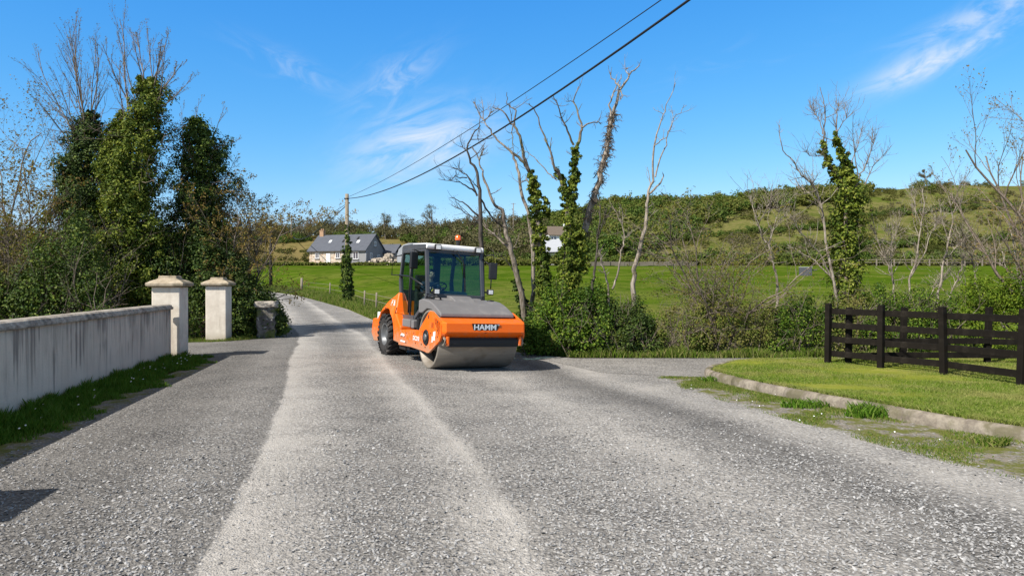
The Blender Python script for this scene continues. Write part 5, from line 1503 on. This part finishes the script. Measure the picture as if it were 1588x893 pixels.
bare('leaning bare tree with a pale crook and ivy at its foot, beside the roller', 23, [
    ([(815, 500), (813, 483), (808, 455), (798.6, 416), (790, 380), (785, 360), (780.4, 344), (779.5, 327), (767, 318), (756, 295), (749, 275), (745.5, 260), (741, 246), (732.4, 228)], .17, .02),
    ([(742.6, 249), (746, 240), (751, 231)], .04, .012), ([(790, 387), (775, 372), (762, 360), (752, 350)], .06, .025), ([(806, 440), (796, 420), (782, 402), (774, 390)], .035, .012)], 32, M['bark_mossy'], 12, .6,
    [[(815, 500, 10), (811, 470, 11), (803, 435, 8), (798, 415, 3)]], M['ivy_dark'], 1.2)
bare('slender pale tree whose top arches left beneath the cables', 23.4, [
    ([(825, 477), (828, 451), (827, 393), (823, 358), (819.5, 330), (808, 301), (804, 269), (799, 249), (795, 237), (779, 225), (767, 212), (757, 199), (750, 188), (742.6, 176), (734, 158.6)], .12, .018),
    ([(750, 188), (750, 170), (748, 158)], .03, .01), ([(752, 190), (758, 180), (764, 173)], .025, .01), ([(745, 180), (741, 210), (744, 224)], .02, .01)], 33, M['bark_pale'], 10, .5)
bare('ivy-wrapped trunk with a forked bare top, left of the double-stemmed ivy tree', 22.8, [
    ([(846, 470), (843, 430), (836, 349), (828.4, 310), (828.4, 289.6), (820, 263), (812.4, 243), (806.6, 211), (798, 195), (789, 189), (782, 174.6), (764.4, 167)], .17, .02),
    ([(798, 195), (799.5, 172), (792, 166), (786, 158.6), (786, 144)], .045, .012), ([(820, 263), (808, 248), (796, 238)], .08, .05), ([(824, 285), (815, 280), (808, 284)], .04, .015), ([(796, 192), (795, 215), (796, 236)], .03, .012)], 34, M['bark_mossy'], 10, .55,
    [[(846, 470, 18), (842, 420, 13), (837, 365, 11), (831, 330, 10), (829, 300, 10), (824, 275, 8), (821, 262, 3)], [(845, 330, 9), (849, 318, 7), (847, 309, 4)]])
bare('double-stemmed ivy-clad tree with lime green ivy and bare forked branches', 22.2, [
    ([(878, 480), (880, 380), (881, 340), (882, 304), (889.6, 281), (891, 254.6), (895, 225.5), (900, 208), (902.7, 199), (897, 176), (891, 158.6), (897, 135)], .19, .018),
    ([(902.7, 199), (913, 192), (924.5, 189), (932, 193.5)], .045, .015), ([(889.6, 225.5), (881, 205), (872, 185), (865, 164), (857.6, 148)], .055, .015), ([(881, 304), (869, 278), (866, 266), (862, 263), (852, 234), (840, 202), (830, 173), (820, 161.5)], .1, .014), ([(864, 280), (854, 272), (843, 260.5), (830, 245), (812, 234)], .035, .012), ([(891, 160), (884, 157), (879, 158)], .02, .008)], 35, M['bark_mossy'], 12, .5,
    [[(880, 480, 24), (882, 430, 20), (883, 380, 14), (882, 340, 10), (882, 310, 12), (889, 285, 10), (891, 260, 8), (894, 235, 6), (895, 222, 3)], [(882, 310, 9), (872, 285, 7), (867, 272, 6), (864, 264, 4)], [(898, 420, 16), (902, 380, 12), (896, 355, 8)]])
bare('leaning brown trunk shaggy with dead vines, its top reaching highest right of the cables', 22.6, [
    ([(884, 460), (896, 400), (910, 339), (924.5, 295), (936, 252), (943.5, 217), (948, 185), (953.7, 161.5), (962, 141), (974, 121), (983, 109), (991.6, 102)], .2, .02),
    ([(947, 182), (945, 164), (951, 144), (961, 124), (963, 116)], .05, .015), ([(961, 137), (951, 126.6), (946, 113.5)], .045, .018), ([(975, 120), (968, 112), (973, 106)], .03, .015), ([(962, 141), (965, 150), (961, 158)], .03, .01)], 36, M['bark_pale'], 8, .45, None, None, vines=(.62, 620))
bare('slim pale tree standing alone right of the dark bush, forking at its top', 22.4, [
    ([(983, 470), (983, 440), (984, 419), (993.6, 378), (1002, 343), (1003, 325), (1004.6, 301), (1012, 281), (1013, 231), (1018, 208), (1029, 179), (1035, 161.5), (1047, 129.5)], .13, .012),
    ([(1016, 275), (1023.5, 246), (1032, 225.5), (1039.5, 196), (1048, 179), (1064, 164)], .04, .01), ([(1014, 229), (1025, 219), (1035, 210), (1040, 195)], .03, .01), ([(1006, 301), (1018, 290), (1026.5, 278), (1028, 270)], .06, .02), ([(1002, 343), (1010, 335), (1022, 325)], .02, .008), ([(1043, 185), (1043, 172)], .015, .006)], 37, M['bark_pale'], 10, .5)
bare('thin dark sapling between the vine-clad trunk and the slim pale tree', 22.0, [([(918, 440), (922, 425), (924, 400), (928, 370), (930, 345), (931, 320), (927, 300)], .07, .015), ([(929, 364), (936, 340), (942, 325)], .03, .008)], 38, M['bark_dark'], 8, .6)
bare('twisted pale sapling rising from the dark bush', 21.6, [([(944, 445), (940, 428), (935, 416), (932, 400), (929, 388)], .045, .02), ([(950, 448), (955, 430), (962, 396), (967, 380), (970, 369), (966, 350), (958, 335), (950, 320)], .05, .015), ([(970, 369), (978, 360)], .02, .008)], 39, M['bark_pale'], 8, .5)

# --- central bushes
mass('laurel_bush', 'big sunlit green bush under the ivy-clad trees, beside the roller', [(812, 510), (825, 482), (845, 460), (870, 446), (900, 442), (925, 450), (945, 468)], 20.9, 22.8, 545, M['bush'], 620, .085, 34, .25, 12, 'bush', (26, 1.12, .014))
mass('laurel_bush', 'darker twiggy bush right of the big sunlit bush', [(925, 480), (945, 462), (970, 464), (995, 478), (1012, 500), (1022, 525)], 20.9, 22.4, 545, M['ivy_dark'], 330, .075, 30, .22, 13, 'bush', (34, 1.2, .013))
mass('bramble_bush', 'low pale bramble between the dark bush and the tangled thicket', [(1000, 520), (1030, 490), (1060, 478), (1090, 480)], 21.0, 22.6, 548, M['brush'], 170, .075, 24, .22, 14, 'bush', (36, 1.3, .012))
budding('tangled brown thicket with sparse tan leaves, left of the leaning pale sapling', 1110, 545, 22.0, [(1092, 300, .9), (1138, 268, 1), (1070, 330, .8), (1165, 290, .9), (1120, 330, .9), (1185, 310, .8), (1065, 400, .7), (1150, 330, .8), (1195, 380, .7), (1100, 380, .7), (1130, 400, .7)], 41, M['twig'], M['bud_olive'], 3, 6, 2, .065, .1, .6, 'thicket', .5, .2, .5, .04, .03, 'thicket', .15)
mass('bramble_bush', 'mixed green undergrowth below the tangled thicket', [(1065, 480), (1100, 455), (1130, 462), (1170, 480), (1200, 470)], 21.0, 22.8, 548, M['brush'], 330, .075, 26, .24, 15, 'bush', (44, 1.25, .013))
mass('bramble_bush', 'green undergrowth between the thicket and the end of the black fence', [(1195, 475), (1225, 468), (1250, 458), (1285, 462), (1300, 470)], 20.9, 22.8, 548, M['bush'], 330, .075, 28, .24, 16, 'bush', (34, 1.25, .012))
bare('leaning pale sapling standing in the undergrowth', 22.4, [([(1205, 485), (1204.6, 455), (1204, 428), (1198, 409), (1190, 380), (1179, 358), (1168, 329), (1164, 302)], .075, .015), ([(1190, 380), (1200, 350), (1210, 320)], .03, .01), ([(1175, 350), (1190, 322), (1197, 300)], .03, .01)], 42, M['bark_pale'], 26, 1.0)

# --- right-hand ivy tree and saplings
bare('ivy-covered stub tree with two ivy horns, behind the end of the black fence', 22.6, [
    ([(1312, 500), (1312, 460), (1312, 400), (1312, 350), (1312, 300), (1305, 281), (1291, 265), (1279, 243), (1275, 223), (1277, 209), (1279, 180), (1277, 162), (1270.6, 136)], .13, .012),
    ([(1275, 209), (1270.6, 188.5), (1262, 176), (1254.5, 166)], .025, .01), ([(1278, 184), (1290, 180), (1300, 172)], .02, .008), ([(1312, 290), (1313, 269), (1305, 235), (1297, 207), (1296, 180), (1300, 160)], .1, .012), ([(1297, 205), (1310, 185), (1311, 160)], .025, .008),
    ([(1322, 300), (1335, 270), (1345, 250), (1352, 228), (1356, 215)], .04, .01), ([(1330, 280), (1325, 240), (1322, 210), (1322, 190)], .03, .008), ([(1340, 290), (1352, 260), (1375, 236)], .03, .008), ([(1318, 265), (1330, 225), (1338, 195)], .025, .008), ([(1276, 240), (1262, 243), (1244, 235)], .02, .008)], 43, M['twig'], 60, .75,
    [[(1312, 510, 24), (1313, 450, 27), (1312, 390, 27), (1314, 340, 27), (1316, 305, 26), (1312, 285, 19), (1305, 270, 8)], [(1304, 281, 16), (1291, 263, 12), (1280, 243, 9), (1275, 226, 7), (1275, 218, 3)], [(1316, 285, 20), (1314, 275, 16), (1310, 255, 12), (1302, 232, 9), (1296, 212, 7), (1295, 203, 3)]], M['ivy_lime'], .95, .1, 'ivy_tree')
bare('arched pale branchy sapling left of the ivy-covered stub tree', 22.2, [
    ([(1300, 470), (1292, 430), (1283, 395), (1275, 330), (1266.6, 295), (1250.5, 277), (1240, 269), (1230, 251), (1214, 233), (1209, 213), (1208, 194.6)], .07, .012),
    ([(1290, 430), (1262, 405), (1240, 390), (1220, 380)], .04, .01), ([(1292, 435), (1275, 400), (1255, 375), (1235, 352), (1225, 330)], .045, .01), ([(1266, 295), (1250, 300), (1235, 282)], .03, .01), ([(1270, 310), (1260, 285), (1268, 268)], .02, .008), ([(1245, 275), (1225, 280)], .02, .008)], 44, M['bark_pale'], 30, .8)
sap = [
    ('pale forked sapling left of the tallest of the saplings behind the fence', [([(1410, 470), (1410, 434), (1423, 396.5), (1427.7, 351.7), (1432, 325), (1430, 293)], .055, .01), ([(1412, 430), (1430, 400), (1445, 360), (1455, 335)], .035, .008), ([(1428, 350), (1418, 320), (1412, 300)], .02, .007)]),
    ('tallest pale sapling behind the black fence, forking near its top', [([(1452, 475), (1455, 455), (1466, 399), (1472, 370), (1477, 340.5), (1473, 315), (1466, 289)], .065, .01), ([(1476, 336), (1484, 318), (1490, 312)], .03, .008), ([(1466, 400), (1485, 380), (1500, 370)], .03, .008), ([(1470, 372), (1460, 340), (1455, 310)], .025, .008), ([(1474, 320), (1482, 300), (1490, 285)], .02, .007)]),
    ('crooked pale sapling nearest the ivy-covered stub tree', [([(1386, 460), (1386, 441), (1380, 420), (1372, 400), (1362, 380), (1358, 360), (1352, 330)], .05, .01), ([(1384, 436), (1382, 400), (1383, 370), (1378, 350)], .03, .01), ([(1372, 400), (1385, 370), (1395, 345)], .025, .008)]),
    ('thin pale sapling in front of the bright conifer hedge', [([(1512, 470), (1512, 430), (1508, 400), (1512, 380), (1505, 350)], .045, .01), ([(1510, 425), (1525, 400), (1545, 385)], .025, .008), ([(1508, 400), (1495, 380), (1488, 360)], .025, .008)]),
    ('leggy sapling leaning left at the foot of the tallest sapling', [([(1470, 470), (1482, 440), (1492, 415), (1496, 395)], .04, .01), ([(1440, 462), (1452, 440), (1470, 425)], .03, .008)]),
]
for k, (lb, limbs) in enumerate(sap): bare(lb, 22.0 + .25 * (k % 3), limbs, 50 + k, M['bark_pale'], 26, .85, tw_r=.012)
budding('bare spreading tree at the right edge with an open crown against the sky', 1660, 490, 21.0, [(1520, 250, .9), (1545, 200, 1), (1580, 165, 1.1), (1625, 150, 1), (1515, 300, .7), (1700, 170, 1), (1570, 230, .8)], 61, M['twig'], M['bud'], 3, 6, 1, .06, .06, .8, 'bare_tree', .4, .1, .46, .075, .03, 'tree', .3)
budding('low tangle of bare pale branches at the right edge, below the open crown', 1600, 480, 22.5, [(1500, 330, .8), (1530, 300, .8), (1470, 360, .7), (1560, 330, .8), (1510, 400, .6), (1590, 300, .8), (1545, 380, .6)], 62, M['bark_pale'], M['bud'], 2, 5, 0, .06, .06, 1, 'thicket', .55, .2, .5, .06, .03, 'thicket', .2)
mass('conifer_hedge', 'bright lime-green conifer hedge at the right behind the black fence', [(1478, 470), (1495, 440), (1520, 428), (1550, 432), (1580, 428), (1620, 425), (1680, 430)], 20.6, 22.4, 548, M['hedge_lime'], 560, .08, 34, .22, 17, 'hedge')
mass('bramble_bush', 'green shrubs behind the black fence below the pale saplings', [(1335, 470), (1360, 455), (1390, 448), (1420, 460), (1450, 452), (1485, 465)], 20.7, 22.6, 548, M['bush'], 480, .075, 30, .24, 18, 'bush', (46, 1.3, .012))
mass('bramble_bush', 'scrubby undergrowth around the foot of the ivy-covered stub tree', [(1285, 475), (1300, 460), (1325, 462), (1345, 472)], 20.8, 22.2, 548, M['brush'], 170, .075, 26, .24, 19, 'bush', (22, 1.3, .012))

# --- far woods, hedgerows and scrub (countless: one object per kind)
def unit_crown(seed, n_cl, per, sig, flat=.85):
    rng = np.random.default_rng(seed)
    d = rng.normal(size=(n_cl, 3)); d /= np.linalg.norm(d, axis=1, keepdims=True)
    d[:, 2] = np.abs(d[:, 2]) * 1.0 - .35 * (rng.random(n_cl) < .4)
    c = d * rng.uniform(.45, 1.0, (n_cl, 1)) * np.array([1, 1, flat])
    C = np.repeat(c, per, 0); o = rng.normal(size=C.shape); o /= np.linalg.norm(o, axis=1, keepdims=True)
    return C + o * sig * rng.random((len(C), 1)) ** .5, o + d.repeat(per, 0) * .6 + np.array([0, 0, .3])
UC_S = [unit_crown(50 + i, 16, 7, .34, .9) for i in range(6)]
UC = [unit_crown(i, 34, 9, .24) for i in range(6)]
def wood(name, label, spots, mat, leaf, UC=None):
    UC = UC or globals()['UC']
    """spots: (x, y, radius, height factor)"""
    PP, NN, SS = [], [], []
    for x, y, r_, hf in spots:
        p_, n_ = UC[random.randrange(6)]; a = random.random() * 6.28; c, s = math.cos(a), math.sin(a)
        q = np.stack([p_[:, 0] * c - p_[:, 1] * s, p_[:, 0] * s + p_[:, 1] * c, p_[:, 2] * hf], 1) * r_
        z = float(H(x, y)) + r_ * hf * .45
        PP.append(q + np.array([x, y, z])); NN.append(np.stack([n_[:, 0] * c - n_[:, 1] * s, n_[:, 0] * s + n_[:, 1] * c, n_[:, 2]], 1)); SS.append(np.full(len(q), leaf * (.55 + .45 * r_ / 4)))
    pos, nr, sz = np.concatenate(PP), np.concatenate(NN), np.concatenate(SS)
    o = leaves(name, pos, nr, sz * RNG.uniform(.6, 1.3, len(pos)), mat, None, .75, .25)
    return tag(o, label, 'woodland', kind='stuff')
def scatter(n, x0, x1, Y0, Y1, test, rmin, rmax, h0, h1):
    out = []; tries = 0
    while len(out) < n and tries < n * 60:
        tries += 1
        px = random.uniform(x0, x1); Y = random.uniform(Y0, Y1); X = (px - CX) / FPX * Y
        z = float(H(X, Y)); py = HY - (z - EYE) / Y * FPX
        if test(px, py, Y): out.append((X, Y, random.uniform(rmin, rmax), random.uniform(h0, h1)))
    return out
RB = ([820, 900, 1000, 1050, 1100, 1150, 1250, 1340], [404, 404, 398, 376, 350, 334, 326, 320])
rb = lambda x: np.interp(x, *RB)
wood('hill_wood', 'dark green wood covering the hill behind the field', scatter(330, 815, 1335, 126, 325, lambda x, y, Y: y < rb(x) and (random.random() < .9 if x < 1120 else random.random() < .3), 2.2, 4.6, .9, 1.3), M['far_dark'], .75)
wood('hill_wood', 'olive spring wood along the top of the hill', scatter(420, 850, 1345, 170, 330, lambda x, y, Y: y < rb(x) - 6 and (x > 1080 or random.random() < .5), 2.6, 5.0, .85, 1.15), M['far_olive'], .8)
LB = ([-700, 300, 380, 450, 600, 640, 690, 720, 830], [400, 392, 376, 372, 368, 374, 396, 404, 405])
lb = lambda x: np.interp(x, *LB)
wood('slope_wood', 'grey-brown leafless wood on the slope behind the cottage', scatter(560, -500, 850, 135, 325, lambda x, y, Y: y < lb(x), 2.2, 4.4, 1.0, 1.6), M['far_grey'], .62)
ridge = scatter(150, 370, 720, 285, 322, lambda x, y, Y: True, 2.2, 4.2, 1.2, 1.9)
wood('ridge_wood', 'leafless treeline along the ridge behind the cottage', ridge, M['far_grey'], .6)
wood('ridge_evergreens', 'dark evergreens below the treeline behind the cottage', scatter(70, 440, 700, 255, 290, lambda x, y, Y: math.sin(x * .06) > -.3, 1.6, 3.0, .8, 1.2), M['far_dark'], .6)
wood('slope_evergreens', 'dark evergreen clumps among the leafless slope wood', scatter(95, 480, 830, 140, 325, lambda x, y, Y: y < lb(x) - 2 and (x > 520), 1.8, 3.6, .9, 1.4) + scatter(60, 300, 480, 140, 300, lambda x, y, Y: y < lb(x) + 4, 1.5, 3.2, .9, 1.3), M['far_dark'], .7)
wood('hillside_scrub', 'rough brown and olive scrub over the open hillside', scatter(1000, 1040, 1750, 135, 330, lambda x, y, Y: (y > rb(min(x, 1340)) - 2 or x > 1340) and math.sin(x * .03 + y * .2) + math.sin(x * .071 - y * .13) > .35, .4, 1.6, .8, 1.2) + scatter(120, 380, 700, 150, 240, lambda x, y, Y: y > lb(x), .5, 1.3, .7, 1.0), M['far_scrub'], .5, UC_S)
wood('hillside_brush', 'leafless grey brush dotted over the right hillside', scatter(480, 1060, 1750, 126, 325, lambda x, y, Y: (y > rb(min(x, 1340)) or x > 1340) and math.sin(x * .023 - y * .15) + math.sin(x * .05 + y * .1) > .35, .6, 2.2, .7, 1.1), M['far_grey'], .5, UC_S)
hl = []
for (x0, y0, x1, y1) in ((1050, 374, 1335, 350), (1335, 338, 1640, 318), (1180, 392, 1640, 372)):
    n_ = int((x1 - x0) / 4.2)
    for k in range(n_):
        if random.random() < .12: continue
        q = at(x0 + (x1 - x0) * k / n_, y0 + (y1 - y0) * k / n_ + 2 * math.sin(k * .4)); hl.append((q.x, q.y + random.uniform(-.8, .8), random.uniform(.8, 1.9), random.uniform(.9, 1.3)))
wood('hillside_hedges', 'hedge lines crossing the open hillside at the right', hl, M['far_dark'], .5)
wood('hillside_trees', 'clumps of darker trees standing on the open hillside', scatter(34, 1340, 1640, 150, 315, lambda x, y, Y: math.sin(x * .035 + 1) + math.sin(y * .3) > .5, 1.8, 3.4, 1.0, 1.4), M['far_olive'], .6)
wood('far_hedgerow', 'low hedgerow along the far side of the green field', [(x_, 121 + random.uniform(-1.5, 1.5) + .01 * x_, random.uniform(.8, 1.7), random.uniform(.6, 1.0)) for x_ in np.arange(-46, 95, .85) if not -41 < x_ < -17] + [(x_, 121, random.uniform(.5, .8), .6) for x_ in np.arange(-41, -17, .7)], M['far_olive'], .5)
wood('far_hedgerow', 'darker bushes scattered along the far hedgerow', [(random.uniform(-5, 90), 124 + random.uniform(-2, 2), random.uniform(1.2, 2.6), random.uniform(.8, 1.2)) for _ in range(60)], M['far_dark'], .6)
# far rail fence right
frf = empty('far_rail_fence', (55, 119, float(H(55, 119)))); tag(frf, 'distant pale rail fence along the far edge of the field at the right', 'fence')
mb = MB()
for zz in (.55, 1.0): 
    a = Vector((52, 118.5, float(H(52, 118.5)) + zz)) - frf.location; b_ = Vector((92, 119.5, float(H(92, 119.5)) + zz)) - frf.location
    mb.tube([a, b_], .05, 4)
mb.build('rail', M['old_post'], frf)
for k in range(14):
    x_ = 52 + k * 3; mb = MB(); mb.box((0, 0, .4), (.16, .16, 1.5)); o = mb.build('post', M['old_post'], frf); o.location = Vector((x_, 118.5 + k * .075, float(H(x_, 118.6)))) - frf.location
# low stone wall on the far side, middle
fw = empty('field_wall', (22, 119, float(H(22, 119)))); tag(fw, 'low pale stone wall at the far side of the field behind the bare trees', 'wall')
mb = MB(); 
for k in range(24):
    x_ = 12 + k * .8; mb.box((x_ - 22, random.uniform(-.1, .1), float(H(x_, 119)) - fw.location.z + .35 + random.uniform(-.1, .08)), (.82, .6, .7))
mb.build('stonework', simple('wall_stone', (.15, .13, .1), .95, 0, .1, .4, .8), fw)

# single trees on the skyline
def far_tree(label, px, base_py, top_py, seed, Y=None, wide=.42, mat='far_grey', n=1.0):
    rnd = random.Random(seed)
    p_ = None
    Yb = Y or 300; X = (px - CX) / FPX * Yb; z = float(H(X, Yb)); b = Vector((X, Yb, z - .3))
    h = EYE + (HY - top_py) / FPX * Yb - b.z
    e = new_tree(label, b, 'tree', 'bare trees on the skyline', 'bare_tree')
    out, tips = [], []
    grow(out, tips, b.copy(), Vector((0, 0, 1)), h * .62, h * .03, 3, rnd, .07, .05, 5, wide + .08, .4, .56, .35)
    put(tubes('trunk', out, 4, M['twig_far']), e)
    pos, nr = clumps(np.array([tuple(t_[0]) for t_ in tips]), h * .05, int(4 * n), None)
    up_, un_ = UC_S[seed % 6]; kk = RNG.random(len(up_)) < .7
    pos = np.concatenate([pos, up_[kk] * h * .4 + np.array([b.x, b.y, b.z + h * .6])]); nr = np.concatenate([nr, un_[kk]])
    put(leaves('crown', pos, nr, RNG.uniform(.5, 1.1, len(pos)) * .42, M[mat], None, .5), e)
    return e
far_tree('round lone tree on the hilltop, left of the right-edge bare tree', 1437, 292, 252, 71, 318, .5, 'far_grey', 1.6)
far_tree('wide bare tree on the skyline above the roller cab roof', 673, 352, 305, 72, 270, .4)
far_tree('bare tree on the skyline, first right of the ivy-clad pole', 598, 350, 318, 73, 290, .42)
far_tree('thin-trunked tree on the skyline between two bare trees', 627, 350, 322, 74, 290, .5)
far_tree('bare tree on the skyline above the cottage ridge, left of the ivy-clad pole', 515, 352, 322, 75, 300, .42)
far_tree('small bare tree on the skyline right of the pale distant pole', 478, 355, 326, 76, 300, .42)
far_tree('spreading bare tree behind the dark crooked tree, above the cab', 722, 345, 302, 77, 240, .42)
far_tree('bare tree on the skyline between the cab roof and the slender pale tree', 775, 345, 306, 78, 240, .42)
far_tree('leafless tree far behind the budding branches at the left', 405, 360, 325, 79, 280, .42)
